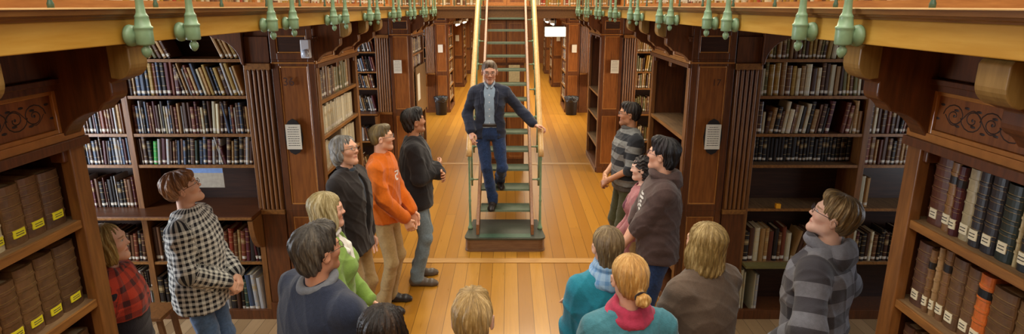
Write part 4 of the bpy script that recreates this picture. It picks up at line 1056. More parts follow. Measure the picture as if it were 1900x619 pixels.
# 7 woman in green ------------------------------------------------------------------
c = figure('blonde woman in lime green cardigan and white top, in front of the grey haired man', 600, 356, 1.67, 78, 76, 4, 0, female=True, skin='#dda78c', brow='#8a6f45', hair=('jaw', '#a08d5c', '#d8caa2'), hair_k=1.04, arms='front', seed=7)
s = c['s']
c['shirt']('blouse', cloth('white_blouse_cotton', hexc('#dcd6cc'), kind='poplin', var=.03), .0, .98, .45, seed=71, amp=.002, bust=.012, collar=False, zt=1.46)
c['shirt']('cardigan', cloth('lime_cardigan_knit', hexc('#7f9c48'), kind='knit', var=.06), .010, .88, 1.0, loose=.012, seed=72, amp=.004, bust=.035, collar=False, open_=[ell(V(0, .16, 1.44)*s, (.085*s, .12*s, .17*s)), tor(V(0, .0, 1.50)*s, .03*s, .06*s)])
F = Field(.005); F.u(tor(V(0, -.004, 1.462)*s, .080*s, .014*s, Rx(.40)), .01)
for sd in (1, -1): F.u(rc(V(sd*.072, .03, 1.45)*s, V(sd*.062, .115, 1.37)*s, .018*s, .018*s), .015); F.u(rc(V(sd*.062, .115, 1.37)*s, V(sd*.03, .142, 1.27)*s, .018*s, .014*s), .015)
extra(c, 'scarf', F, cloth('white_scarf_cotton', hexc('#e2ddd2'), kind='poplin', var=.03), amp=.002)
c['legs'](DENIM, seed=73); c['shoe'](SHOE)
# 8 man in navy with grey collar -------------------------------------------------------
c = figure('dark haired man in navy jumper with grey collar, seen from behind', 580, 420, 1.77, 40, 44, 6, 0, skin='#c98f70', brow='#3a2c22', hair=('full', '#3c352e', '#6e6456'), glass='#4a3424', arms='crossed', seed=8, build=1.18)
s = c['s']
c['shirt']('jumper', cloth('navy_jumper_knit', hexc('#252b3d'), kind='knit', var=.12), .016, .86, .88, loose=.02, seed=81, amp=.004, belly=.03, sl=(.070, .062, .050))
F = Field(.005); F.u(tor(V(0, -.012, 1.488)*s, .078*s, .021*s, Rx(.32)), .01); F.u(rc(V(.06, .06, 1.45)*s, V(.02, .13, 1.38)*s, .02*s, .012*s), .01); F.u(rc(V(-.06, .06, 1.45)*s, V(-.02, .13, 1.38)*s, .02*s, .012*s), .01)
extra(c, 'collar', F, cloth('grey_collar_knit', hexc('#6c6e74'), kind='knit'), amp=.001)
F = Field(.005)
for sd in (1, -1):
    a, e, w = c['A'][sd]; q = e+(w-e)*.76; d = (w-e)/np.linalg.norm(w-e); F.u(rc(q-d*.012, q+d*.012, .062*s, .060*s), .005)
extra(c, 'cuffs', F, cloth('grey_cuff_knit', hexc('#6c6e74'), kind='knit'))
c['legs'](DENIMD, seed=82); c['shoe'](SHOE)
# 9 dark head at the lower edge ----------------------------------------------------------
c = figure('person with long dark hair, only the crown in view beside the navy jumper', 706, 574, 1.53, 18, 22, 0, 0, female=True, skin='#c58f70', brow='#20140f', hair=('bob', '#1d1512', '#4c3624'), hair_k=1.16, build=.88, arms='front', seed=9)
c['shirt']('coat', cloth('black_coat_cloth', hexc('#1d1a1c')), .014, .85, 1.0, loose=.015, seed=91); c['legs'](DENIMD, seed=92); c['shoe'](SHOE)
# 10 blond boy ---------------------------------------------------------------------------
c = figure('short haired blond person seen from behind at the foot of the picture', 875, 543, 1.70, 0, 2, 0, 0, skin='#dfae92', brow='#8a6a40', hair=('short', '#9c7c48', '#d8b880'), hair_k=.96, build=.92, arms='front', seed=10)
c['shirt']('jumper', cloth('grey_jumper_knit', hexc('#5a564e')), .01, .88, 1.0, loose=.012, seed=101); c['legs'](DENIM, seed=102); c['shoe'](SHOE)
# 11 striped jumper ---------------------------------------------------------------------
c = figure('dark haired man in grey and black striped jumper with clasped bare forearms', 1172, 189, 1.79, -98, -84, 4, 0, skin='#c08a68', brow='#1c1410', stubble=.25, hair=('short', '#1c1613', '#4a3c30'), glass='#3a3030', arms='clasp', seed=11, build=1.04,
    spec={'hand': {1: dict(dir=(-.6, .4, -.5), palm=(-.2, -1, -.2), curl=.8), -1: dict(dir=(.6, .4, -.5), palm=(.1, -1, -.1), curl=.8)}})
s = c['s']
c['shirt']('jumper', cloth('striped_grey_jumper', hexc('#7a7a76'), hexc('#2a2c30'), 'bands', .135), .012, .92, .56, loose=.018, seed=111, amp=.005)
F = Field(.006); F.u(stack([.86*s, .93*s], [.186*s, .194*s], [.138*s, .145*s]), .01); F.u(tor(V(0, -.01, 1.48)*s, .072*s, .022*s, Rx(.3)), .01); extra(c, 'hem_and_collar', F, cloth('dark_grey_rib', hexc('#55524e')), amp=.001)
c['legs'](OLIVE, seed=112); c['shoe'](SHOE)
# 12 woman between ----------------------------------------------------------------------
c = figure('pale woman with curly dark hair and mauve cardigan, partly hidden by the brown hooded top', 1196, 288, 1.55, -72, -76, -2, 0, female=True, skin='#e6bba4', brow='#1c1412', hair=('curly', '#1c1412', '#3a2820'), hair_k=.92, arms='front', seed=12)
s = c['s']
c['shirt']('top', cloth('plum_top_jersey', hexc('#5e2638')), .0, .95, .5, seed=121, bust=.03, collar=False, open_=[ell(V(0, .13, 1.46)*s, (.075*s, .10*s, .13*s)), tor(V(0, .0, 1.50)*s, .03*s, .06*s)])
c['shirt']('cardigan', cloth('mauve_cardigan_knit', hexc('#a56a6c'), kind='knit'), .010, .72, 1.0, loose=.012, seed=122, amp=.004, bust=.03, collar=False, open_=[ell(V(0, .17, 1.16)*s, (.06*s, .14*s, .50*s)), tor(V(0, .0, 1.50)*s, .03*s, .07*s)])
c['legs'](KHAKI, seed=123); c['shoe'](SHOE)
# 13 brown hooded top --------------------------------------------------------------------
c = figure('dark haired man in brown hooded top with white chest lettering, glasses, bare forearm', 1236, 256, 1.81, -84, -64, 6, 0, skin='#dda88c', brow='#1c1614', hair=('full', '#181414', '#40363a'), hair_k=.98, glass='#3a2434', arms='front', seed=13, build=1.04,
    spec={'hand': {-1: dict(dir=(.5, .6, -.5), palm=(.2, -.5, -1), curl=.8)}}, wr={-1: V(-.03, .27, .93), 1: V(.06, .25, .90)})
s = c['s']
BR = cloth('brown_hooded_fleece', hexc('#4c3a36'), kind='knit', marks=[((-.065*s, 0, (1.36-.028*i)*s), (.034*s if i % 2 else .022*s, None, .0095*s), (.70, .68, .64)) for i in range(7)] + [((-.02*s, 0, (1.36-.033*i)*s), (.010*s, None, .012*s), (.70, .68, .64)) for i in range(4)])
c['shirt']('hooded_top', BR, .014, .86, .62, loose=.018, seed=131, amp=.005, sl=(.066, .060, .050))
F = Field(.006); F.u(ell(V(0, -.085, 1.455)*s, (.115*s, .060*s, .075*s)), .02); F.u(tor(V(0, -.01, 1.475)*s, .085*s, .028*s, Rx(.35)), .03); F.sub(ell(V(0, -.055, 1.53)*s, (.07*s, .05*s, .05*s)), .02); extra(c, 'hood', F, BR, seed=132, amp=.004)
c['legs'](DENIMD, seed=133); c['shoe'](SHOE)
# 14 teal jumper -------------------------------------------------------------------------
c = figure('woman in teal jumper and pale blue scarf with straight dark blonde hair', 1130, 418, 1.66, -12, -14, 4, 0, female=True, skin='#dba88c', brow='#6a5232', hair=('pulled', '#6c5638', '#b09a70'), hair_k=1.02, arms='crossed', seed=14)
s = c['s']
c['shirt']('jumper', cloth('teal_jumper_knit', hexc('#1f7488'), kind='knit', var=.08), .014, .88, .98, loose=.02, seed=141, amp=.005, sl=(.064, .060, .044))
F = Field(.005); F.u(tor(V(0, -.012, 1.485)*s, .070*s, .030*s, Rx(.2)), .01); F.u(tor(V(.005, -.012, 1.53)*s, .062*s, .022*s, Rx(.1)), .012); F.u(ell(V(0, -.075, 1.44)*s, (.10*s, .045*s, .055*s)), .02); extra(c, 'scarf', F, cloth('pale_blue_scarf_wool', hexc('#8fabc6'), hexc('#5a86b4'), 'plaid', .05, var=.06), seed=142, amp=.004, pat=True)
c['legs'](DENIMD, seed=143); c['shoe'](SHOE)
# 15 blonde bun ---------------------------------------------------------------------------
c = figure('woman with golden hair tied in a bun, crimson scarf and teal jacket', 1172, 470, 1.70, -6, -10, -2, 0, female=True, skin='#dfac90', brow='#9a7a40', hair=('bun', '#c08c48', '#ecc886'), hair_k=1.0, arms='down', seed=15)
s = c['s']
F = Field(.004); H = c['H']; k = c['k']; F.u(tor(H.p(.016*k, -.118*k, -.042*k), .024*k, .007*k, H.R @ Rx(-1.2)), .003); extra(c, 'hair_tie', F, cloth('dark_hair_tie', hexc('#2a1e1c')))
c['shirt']('jacket', cloth('teal_grey_fleece', hexc('#3f7480'), kind='knit'), .016, .86, 1.0, loose=.02, seed=151, amp=.004)
F = Field(.005); F.u(tor(V(0, -.012, 1.47)*s, .084*s, .026*s, Rx(.25)), .01); F.u(tor(V(0, -.012, 1.505)*s, .070*s, .020*s, Rx(.2)), .02); F.u(rc(V(-.10, -.02, 1.44)*s, V(-.15, .02, 1.40)*s, .03*s, .03*s), .03); F.u(rc(V(.10, -.02, 1.44)*s, V(.14, .02, 1.41)*s, .03*s, .03*s), .03); extra(c, 'scarf', F, cloth('crimson_scarf_wool', hexc('#a8344e')), seed=152, amp=.004)
c['legs'](DENIMD, seed=153); c['shoe'](SHOE)
# 16 bob, brown jumper --------------------------------------------------------------------
c = figure('woman with a shoulder length blonde bob and brown jumper', 1316, 412, 1.68, -30, -40, 4, 0, female=True, skin='#e0b096', brow='#8a6f45', hair=('bob', '#8a7040', '#d2b983'), hair_k=1.0, arms='front', seed=16, build=1.1)
c['shirt']('jumper', cloth('brown_jumper_knit', hexc('#5c4c40'), kind='knit', var=.1), .016, .86, 1.0, loose=.022, seed=161, amp=.004, sl=(.068, .062, .05), belly=.02)
c['legs'](DENIMD, seed=163); c['shoe'](SHOE)
# 17 striped hooded top ---------------------------------------------------------------------
c = figure('fair haired man in grey and charcoal striped hooded top, glasses, gazing upwards', 1558, 360, 1.80, -48, -66, 20, 0, skin='#e3b8a2', brow='#8a6a45', hair=('short', '#6c5632', '#bea070'), hair_k=1.05, glass='#2c2a38', arms='pockets', seed=17, build=1.06)
s = c['s']
ST = cloth('striped_hooded_fleece', hexc('#74757e'), hexc('#45434a'), 'bands', .15, var=.1)
c['shirt']('hooded_top', ST, .014, .84, 1.0, loose=.022, seed=171, amp=.006, sl=(.068, .060, .05))
F = Field(.006); F.u(ell(V(0, -.09, 1.44)*s, (.125*s, .060*s, .085*s)), .02); F.u(tor(V(0, -.01, 1.485)*s, .086*s, .026*s, Rx(.35)), .03); F.sub(ell(V(0, -.055, 1.54)*s, (.07*s, .05*s, .055*s)), .02); extra(c, 'hood', F, ST, seed=172, amp=.006, pat=True)
c['legs'](DENIM, seed=173); c['shoe'](SHOE)
# ------------------------------------------------------------------ books
ORD = ['first','second','third','fourth','fifth','sixth','seventh','eighth','ninth','tenth','eleventh','twelfth','thirteenth','fourteenth','fifteenth','sixteenth','seventeenth','eighteenth','nineteenth','twentieth'] + ['%d%s' % (i, {1: 'st', 2: 'nd', 3: 'rd'}.get(i % 10, 'th')) for i in range(21, 99)]
PAL = {'dark brown': '#4a2c1e', 'black': '#211c1c', 'reddish brown': '#6e3420', 'tan': '#a07a48', 'cream': '#cfc3a0', 'slate blue': '#47566e', 'bottle green': '#2f4236', 'maroon': '#57222a', 'brown': '#6a4428', 'pale grey': '#a8a6a4', 'ochre': '#a4802e', 'bright green': '#2fa040', 'rust red': '#9c3a22', 'olive': '#6a6434'}
def spine_mat(name, from_attr):
    t = NT(name)
    if from_attr:
        base = t.n('ShaderNodeAttribute', attribute_name='bc').outputs['Color']; un = t.n('ShaderNodeAttribute', attribute_name='uvw').outputs['Vector']; rnd = t.n('ShaderNodeAttribute', attribute_name='bc').outputs['Alpha']
    else:
        oi = t.n('ShaderNodeObjectInfo'); base = oi.outputs['Color']; rnd = oi.outputs['Alpha']; un = t.n('ShaderNodeTexCoord').outputs['Object']
    sp = t.n('ShaderNodeSeparateXYZ', {0: un}); z, y, x = sp.outputs[2], sp.outputs[1], sp.outputs[0]
    M = t.math; face = M('LESS_THAN', y, .06)
    c = t.mix(M('MULTIPLY', t.noise(un, 6, 3), .35), base, (.02, .012, .008))
    def band(z0, w): return M('MULTIPLY', face, M('LESS_THAN', M('ABSOLUTE', M('SUBTRACT', z, z0)), w))
    gold = (.55, .40, .16)
    k = M('GREATER_THAN', rnd, .35)
    for zz in (.90, .74, .58, .30): c = t.mix(M('MULTIPLY', M('MULTIPLY', band(zz, .008), k), .7), c, gold)
    ttl = M('MULTIPLY', band(.66, .05), M('GREATER_THAN', rnd, .7)); c = t.mix(M('MULTIPLY', ttl, .8), c, (.42, .30, .14))
    lab = M('MULTIPLY', band(.115, .045), M('GREATER_THAN', M('FRACT', M('MULTIPLY', rnd, 7.3)), .25)); c = t.mix(lab, c, (.60, .54, .44))
    return t.fin(c, .42, .5)
SPM = spine_mat('book_spine_cloth', False); SPS = spine_mat('book_spine_cloth_far', True)
PG = plain('book_page_edges', hexc('#b9a887'), .85, .2, .15, 60)
def unit_geo():
    v = []; f = []; mi = []
    pr = [(-.5, 1), (-.5, .10), (-.42, .03), (-.2, 0), (.2, 0), (.42, .03), (.5, .10), (.5, 1)]
    n = len(pr)
    v = [(a, b, 0) for a, b in pr] + [(a, b, 1) for a, b in pr]
    f = [(i, i+1, i+1+n, i+n) for i in range(n-1)]; mi = [0]*(n-1)
    f.append(tuple(range(n))[::-1]); mi.append(0)
    # top: boards and sunken page block
    v += [(-.42, .99, .97), (-.42, .10, .97), (.42, .10, .97), (.42, .99, .97)]; k = 2*n
    f += [(k, k+1, k+2, k+3)]; mi.append(1)
    f += [(n, k, k+1, n+1)][::1] + [(n+1, k+1, k+2, n+6, n+5, n+4, n+3, n+2)] + [(n+6, k+2, k+3, n+7)]; mi += [0, 0, 0]
    f += [(7, 0, k, k+3)]; mi.append(1)
    f = [tuple(reversed(q)) if False else q for q in f]
    return v, f, mi
UV_, UF_, UM_ = unit_geo()
def fixnormals(me):
    import bmesh
    b = bmesh.new(); b.from_mesh(me); bmesh.ops.recalc_face_normals(b, faces=b.faces); b.to_mesh(me); b.free()
BME = bpy.data.meshes.new('book'); BME.from_pydata(UV_, [], UF_); BME.polygons.foreach_set('material_index', UM_); fixnormals(BME); BME.materials.append(SPM); BME.materials.append(PG)
UV_ = [tuple(v.co) for v in BME.vertices]; UF_ = [tuple(p.vertices) for p in BME.polygons]; UM_ = [p.material_index for p in BME.polygons]
CAND = []
def row(origin, rz, length, z, hmin, hmax, wmin, wmax, pal, case, shelf, ref, lean=0.0, leanp=0.0, gaps=(), depth=.2, seed=0, fill=1.0, frm='book', jit=.012):
    "books standing side by side from origin along local +x (rotated rz); spines face local -y"
    r = random.Random(seed); u = 0.0; n = 0; ux, uy = math.cos(rz), math.sin(rz); cur = 0.0; names_ = [p for p, w_ in pal for _ in range(w_)]
    while u < length:
        if r.random() < .12: cur = r.choice([0, 0, lean, lean, -lean*.5]) if leanp == 0 else (lean if r.random() < leanp else 0)
        w = r.uniform(wmin, wmax); h = min(r.uniform(hmin, hmax), hmax); th = cur
        if th: h = min(h, hmax*.97)
        step = w/max(.5, math.cos(th)) + (abs(math.sin(th))*.003) + .0012
        if u+step > length: break
        nm = r.choice(names_); uc = u + step/2
        if not any(a < uc < b for a, b in gaps) and uc < length*fill:
            yj = r.uniform(0, jit); px = origin[0] + ux*uc - uy*yj; py = origin[1] + uy*uc + ux*yj
            c = mulc(hexc(PAL[nm]), r.uniform(.75, 1.3)); n += 1
            CAND.append(dict(p=(px, py, z + abs(math.sin(th))*w/2 + .0005), rz=rz, th=th, w=w, h=h, d=depth*r.uniform(.8, 1), c=c, a=r.random(), nm=nm, n=n, case=case, shelf=shelf, ref=ref, kind=frm))
        u += step
BRN = [('dark brown', 4), ('black', 3), ('reddish brown', 2), ('tan', 1), ('brown', 3), ('maroon', 1), ('cream', 1)]
LFT = [('dark brown', 5), ('black', 4), ('brown', 2), ('pale grey', 2), ('cream', 1), ('slate blue', 3), ('maroon', 2), ('reddish brown', 2), ('tan', 1)]
SLT = [('slate blue', 4), ('black', 4), ('dark brown', 2), ('pale grey', 2), ('bottle green', 1)]
GLD = [('ochre', 3), ('tan', 3), ('brown', 3), ('cream', 1), ('olive', 2), ('dark brown', 2)]
names_sh = {2.32: 'top', 2.02: 'second', 1.70: 'third', 1.43: 'fourth', 1.045: 'desk', .54: 'low', .052: 'bottom'}
# left bookcase across the alcove (y = 4.95)
Y0 = 4.96
CL, CR = 'left cross bookcase', 'dark right bookcase'
def crow(side, xa, xb, y, z, *a, **k):
    if side > 0 and xb == 3.11: xb = 3.02
    if side > 0 and xa == 3.16: xa = 3.07
    x0 = min(side*xa, side*xb); row((x0+.006, y, z), 0, abs(xb-xa)-.012, z, *a, **k)
B1 = (2.12, 3.11); B2 = (3.16, 4.80)
crow(-1, *B1, Y0, 2.32, .20, .26, .022, .04, GLD, CL, 'top', 'the divider', lean=-.38, leanp=1, gaps=((.42, .80),), seed=1)
crow(-1, *B1, Y0, 2.02, .22, .28, .018, .042, LFT+[('tan', 3), ('ochre', 1)], CL, 'second', 'the divider', lean=-.24, seed=2)
crow(-1, *B1, Y0, 1.70, .22, .28, .016, .036, LFT, CL, 'third', 'the divider', lean=-.14, seed=3)
crow(-1, *B1, Y0, 1.43, .20, .25, .016, .040, SLT+LFT, CL, 'fourth', 'the divider', lean=-.2, seed=4)
crow(-1, *B1, Y0, .54, .26, .33, .022, .046, BRN+[('rust red', 1)], CL, 'low', 'the divider', lean=-.1, seed=5, depth=.22)
crow(-1, *B1, Y0-.03, .052, .32, .38, .030, .055, SLT, CL, 'bottom', 'the divider', lean=-.06, seed=6, depth=.24)
for i, (z, pal, hh) in enumerate(((2.32, GLD, .24), (2.02, LFT, .27), (1.70, LFT, .27), (1.43, SLT+LFT, .25), (1.046, SLT+BRN, .28), (.54, BRN, .3), (.052, SLT, .36))):
    crow(-1, *B2, Y0, z, hh*.8, hh, .016, .038, pal, CL+', outer bay', ['top', 'second', 'third', 'fourth', 'desk', 'low', 'bottom'][i], 'the wall', lean=-.12, seed=10+i)
# right bookcase (y = 4.95)
crow(1, *B1, Y0, 2.32, .18, .26, .022, .045, GLD, CR, 'top', 'the pilaster', seed=21, lean=.08)
crow(1, *B1, Y0, 2.02, .22, .28, .024, .05, GLD+[('cream', 2)], CR, 'second', 'the pilaster', seed=22, lean=.1)
crow(1, *B1, Y0, 1.70, .18, .28, .022, .045, BRN+[('tan', 2), ('cream', 1)], CR, 'third', 'the pilaster', seed=23, lean=.12, gaps=((.62, .70),))
crow(1, *B1, Y0, .64-.10, .26, .33, .026, .05, BRN+[('tan', 3)], CR, 'low', 'the pilaster', seed=24, lean=.22, leanp=.6)
crow(1, *B1, Y0-.02, .052, .34, .42, .016, .03, [('cream', 1), ('pale grey', 1)], CR, 'bottom', 'the pilaster', seed=25, lean=.12, leanp=1, gaps=((.06, .13), (.17, 2)))
for i, (z, pal, hh) in enumerate(((2.32, GLD, .24), (2.02, GLD, .27), (1.70, BRN, .27), (1.43, BRN+[('tan', 2)], .25), (.54, BRN, .3))):
    crow(1, *B2, Y0, z, hh*.8, hh, .022, .045, pal, CR+', outer bay', ['top', 'second', 'third', 'fourth', 'low'][i], 'the divider', lean=.1, seed=30+i)
crow(1, 3.07, 3.30, Y0, 1.046, .24, .28, .03, .05, [('tan', 1), ('cream', 1)], CR+', outer bay', 'desk', 'the divider', seed=36, gaps=((.1, 1),))
crow(1, *B1, Y0+.10, 1.43, .20, .25, .022, .04, [('black', 1)], CR, 'fourth', 'the pilaster', seed=37)
crow(-1, 3.16, 4.8, Y0, .282, .14, .18, .016, .03, LFT, CL+', outer bay', 'lower', 'the wall', seed=38)
# case L1: brown volumes on top, cream pamphlet boxes below
XL, XR = -(FR+.02), FR+.02
y0, y1 = 4.92+.09, 6.27-.09
row((XL, y0, 1.97), math.pi/2, .14, 1.97, .20, .21, .05, .065, [('cream', 1)], 'bookcase number 36', 'top', 'the near end', seed=40, frm='pamphlet_box')
row((XL, y0+.15, 1.97), math.pi/2, y1-y0-.15, 1.97, .23, .28, .04, .085, [('brown', 2), ('olive', 3), ('dark brown', 2), ('tan', 1)], 'bookcase number 36', 'top', 'the near end', seed=41)
for i, (z, nm) in enumerate(((1.665, 'second'), (1.35, 'third'), (1.03, 'fourth'))):
    row((XL, y0, z), math.pi/2, y1-y0, z, .23, .255, .05, .07, [('cream', 1)], 'bookcase number 36', nm, 'the near end', seed=42+i, frm='pamphlet_box', jit=.006)
for i, z in enumerate((.66, .3, .086)): row((XL, y0, z), math.pi/2, y1-y0, z, .2, .26, .03, .06, BRN, 'bookcase number 36', ['low', 'lower', 'bottom'][i], 'the near end', seed=46+i)
# L2 and the far cases
for i, z in enumerate((1.97, 1.665, 1.35, 1.03, .66, .3)):
    row((XL, 9.94, z), math.pi/2, 1.17, z, .2, .27, .025, .05, [('ochre', 2)]+BRN, 'bookcase by the picture board', ORD[i], 'the near end', seed=50+i)
    for j, (a, b) in enumerate(FAR):
        row((XL, a+.09, z), math.pi/2, b-a-.18, z, .2, .27, .025, .06, [('rust red', 1), ('ochre', 2)]+BRN, 'far left case', ORD[i], 'the near end', seed=60+i*7+j)
        row((XR, b-.09, z), -math.pi/2, b-a-.18, z, .2, .27, .025, .06, [('slate blue', 1), ('pale grey', 2)]+BRN, 'far right case', ORD[i], 'the near end', seed=160+i*7+j)
for y, tags in ((9.89, 'second'), (15.84, 'third'), (21.04, 'fourth')):
    for side, nm in ((-1, 'left'), (1, 'right')):
        for i, z in enumerate((2.32, 2.02, 1.70, 1.43, 1.046, .54, .052)):
            crow(side, *B1, y, z, .2, .27, .02, .045, LFT if side < 0 else GLD, '%s %s cross bookcase' % (tags, nm), ORD[i], 'the pilaster', seed=int(y*10)+i+(100 if side < 0 else 0), lean=-.2 if side < 0 else .1)
# gallery level books
WARM = [('ochre', 3), ('tan', 4), ('cream', 3), ('brown', 2), ('rust red', 1)]
row((-1.885, -1.0, 2.765), math.pi/2, 10.8, 2.765, .2, .26, .03, .06, WARM, 'gallery', 'foot', 'the front', seed=300)
row((1.885, 9.8, 2.765), -math.pi/2, 10.8, 2.765, .2, .26, .03, .06, WARM, 'gallery', 'foot', 'the front', seed=301)
row((-2.19, 11.74, 2.75), 0, 1.7, 2.75, .2, .3, .03, .07, WARM, 'bridge', 'foot', 'the left', seed=302)
row((.50, 11.74, 2.75), 0, 1.6, 2.75, .2, .3, .03, .07, WARM, 'bridge', 'foot', 'the left', seed=303)
for b in CAND:
    if b['case'] == CL:
        q = proj((b['p'][0], b['p'][1]-.01, b['p'][2]+.1))
        b['q'] = q[0] if q else 0
for sh, px, nm, w_ in (('fourth', 288, 'bright green', None), ('second', 381, 'cream', None)):
    b = min([b for b in CAND if b['case'] == CL and b['shelf'] == sh], key=lambda b: abs(b['q']-px)); b['nm'] = nm; b['c'] = hexc(PAL[nm])
# which show largest?
bpy.context.view_layer.update()
dg = bpy.context.evaluated_depsgraph_get()
def visible(b):
    ux, uy = math.cos(b['rz']), math.sin(b['rz']); nx, ny = uy, -ux     # spine normal
    q = proj((b['p'][0], b['p'][1], b['p'][2]+b['h']/2))
    if not q: return 0
    if not (-40 < q[0] < 1940 and -30 < q[1] < 650): return 0
    hit = 0
    for fz in (.12, .5, .85):
        t = Vector((b['p'][0]+nx*.006, b['p'][1]+ny*.006, b['p'][2]+b['h']*fz)); qq = proj(t)
        if not qq or not (0 < qq[0] < 1900 and 0 < qq[1] < 619): continue
        d = t-CAM; L = d.length; ok, loc, *_ = SC.ray_cast(dg, CAM, d/L, distance=L-.004)
        if not ok: hit += 1
    v = (Vector(b['p'])-CAM).normalized(); cosf = abs(v.x*nx+v.y*ny)
    return hit/3*b['w']*b['h']*cosf/q[2]**2
for b in CAND: b['area'] = visible(b)
NEARN = 48
def desc(b):
    kind = 'book' if b['kind'] == 'book' else 'pamphlet box'
    size = 'thin ' if b['w'] < .024 else ('thick ' if b['w'] > .055 and kind == 'book' else '')
    return '%s%s %s, %s from %s, %s shelf, %s' % (size, b['nm'], kind, ORD[b['n']-1], b['ref'], b['shelf'], b['case'])
books = sorted([b for b in CAND if b['kind'] == 'book'], key=lambda b: -b['area']); boxes = sorted([b for b in CAND if b['kind'] != 'book'], key=lambda b: -b['area'])
LIM = 300-NEARN
ind = [b for b in books[:LIM] if b['area'] > 0] + [b for b in boxes if b['area'] > 0]
ids = set(id(b) for b in ind); rest = [b for b in CAND if id(b) not in ids and (b['area'] > 0 or b['kind'] == 'book')]
for b in ind:
    o = bpy.data.objects.new(b['kind'], BME); COL.objects.link(o); o.location = b['p']; o.rotation_euler = (0, b['th'], b['rz']); o.scale = (b['w'], b['d'], b['h'])
    o.color = (*b['c'], b['a'])
    tag(o, desc(b), 'book' if b['kind'] == 'book' else 'pamphlet box', ('books on the %s shelf of the %s' % (b['shelf'], b['case'])) if b['kind'] == 'book' else 'pamphlet boxes in bookcase 36')
vs_, fs_, ms_, cc_, uu_ = [], [], [], [], []
for b in rest:
    M = Matrix.Translation(b['p']) @ Matrix.Rotation(b['rz'], 4, 'Z') @ Matrix.Rotation(b['th'], 4, 'Y') @ Matrix.Diagonal((b['w'], b['d'], b['h'], 1)); n = len(vs_)
    vs_ += [tuple(M @ Vector(v)) for v in UV_]; fs_ += [tuple(i+n for i in f) for f in UF_]; ms_ += UM_
    cc_ += [(*b['c'], b['a'])]*len(UV_); uu_ += UV_
me = bpy.data.meshes.new('shelved_books'); me.from_pydata(vs_, [], fs_); me.polygons.foreach_set('material_index', ms_)
a = me.attributes.new('bc', 'FLOAT_COLOR', 'POINT'); a.data.foreach_set('color', np.array(cc_, np.float32).ravel()); setattr3(me, 'uvw', uu_)
tag(link('shelved_books', me, [SPS, PG]), 'rows of small old books filling the distant and upper shelves', 'books', kind='stuff')
print('BOOKS', len(CAND), len(ind), sum(b['area'] > 0 for b in CAND))
# ------------------------------------------------------------------ the large volumes close by
YLAB = plain('yellow_spine_label', hexc('#e8dc2a'), .6, .3, .03); CLAB = plain('cream_spine_label', hexc('#e2d8b8'), .7, .2, .05)
def leather(c):
    nm = 'leather_'+c
    if nm in _M: return _M[nm]
    t = NT(nm); f = t.noise(t.coord('Object', (1, 1, 1)), 26, 5, .65); g = t.noise(t.coord(), 5, 2); b = hexc(c)
    col = t.ramp(t.math('ADD', t.math('MULTIPLY', f, .7), t.math('MULTIPLY', g, .3)), [(.32, mulc(b, .5)), (.5, b), (.68, mulc(b, 1.35))]); t.bump(f, .35, .003)
    _M[nm] = t.fin(col, .42, .45); return _M[nm]
GOLD = plain('dull_gilt', hexc('#a8884a'), .4, .6, .1, 30, 0, .3)
def near_book(pos, rz, w, h, d, c, label, lab=None, bands=5, band_c=None, vellum=False, title=None, group=None):
    m = MB(); n = 8
    prof = [(-w/2, d), (-w/2, .012)] + [(-w/2*math.cos(math.pi*i/n), .012-.012*math.sin(math.pi*i/n)) for i in range(1, n)] + [(w/2, .012), (w/2, d)]
    inner = [(w/2-.004, d), (w/2-.004, .016), (-w/2+.004, .016), (-w/2+.004, d)]
    m.prism(prof + inner, 'z', .0, h)
    me_ok = m
    for i in range(bands):
        z = h*(.12+.8*(i+.5)/bands) + h*.01; p2 = [(a*1.01, b-.0028) for a, b in prof[1:-1]] + [(w/2, .014), (-w/2, .014)]
        m.prism(p2, 'z', z-.0035, z+.0035)
        if not vellum: 
            for dz in (-.0075, .0065): m.prism([(a, b-.0006) for a, b in prof[2:-2]] + [(w/2*.9, .012), (-w/2*.9, .012)], 'z', z+dz, z+dz+.001, 1)
    o = m.build('book', [leather(c), GOLD]); o.location = pos; o.rotation_euler = (0, 0, rz); tag(o, label, 'book', group)
    q = MB(); q.box(-w/2+.004, w/2-.004, .014, d-.006, .004, h-.006); q.build('page_block', PG, o)
    if lab:
        lc, lw, lh, lz = lab; q = MB(); lw = min(lw, w*.82)
        yy = lambda x: .012-.012*math.sqrt(max(0, 1-(2*x/w)**2))-.0036
        pts = [(-lw/2+lw*i/6) for i in range(7)]
        q.prism([(x, yy(x)) for x in pts] + [(x, yy(x)+.003) for x in pts[::-1]], 'z', lz, lz+lh); q.build('spine_label', lc, o)
        lines = MB()
        for k in range(2): lines.box(-lw*.32, lw*.32, yy(0)-.0006, yy(0)+.002, lz+lh*(.3+.3*k), lz+lh*(.38+.3*k))
        lines.build('label_writing', INK, o)
    if band_c:
        q = MB(); z = h*.68; q.prism([(a*1.012, b-.0016) for a, b in prof[1:-1]] + [(w/2, .014), (-w/2, .014)], 'z', z, z+h*.13); q.build('title_piece', leather(band_c), o)
    return o
def near_row(side, z, items, lab, where, zi):
    y = 2.08; n = 0
    for it in items:
        w, h, c, nm = it[:4]; band = it[4] if len(it) > 4 else None
        n += 1; jx = random.uniform(0, .012)
        lz = .022 + random.uniform(0, .008)
        near_book((side*(FR+.028+jx), y-w/2, z+.0005), math.pi/2 if side < 0 else -math.pi/2, w-.002, h, random.uniform(.19, .24), c,
                  '%s volume, %s from the post on the %s' % (nm, ORD[n-1], where), (lab, .05 if side < 0 else .034, .026 if side < 0 else .034, lz) if nm.find('unlabelled') < 0 else None, 5 if h > .2 else 4, band, nm.startswith('cream'), group='large volumes in the closest bookcases')
        y -= w
Lb = [('#6b4a2e', 'mottled brown'), ('#5c3e28', 'dark brown'), ('#7a5636', 'light brown')]
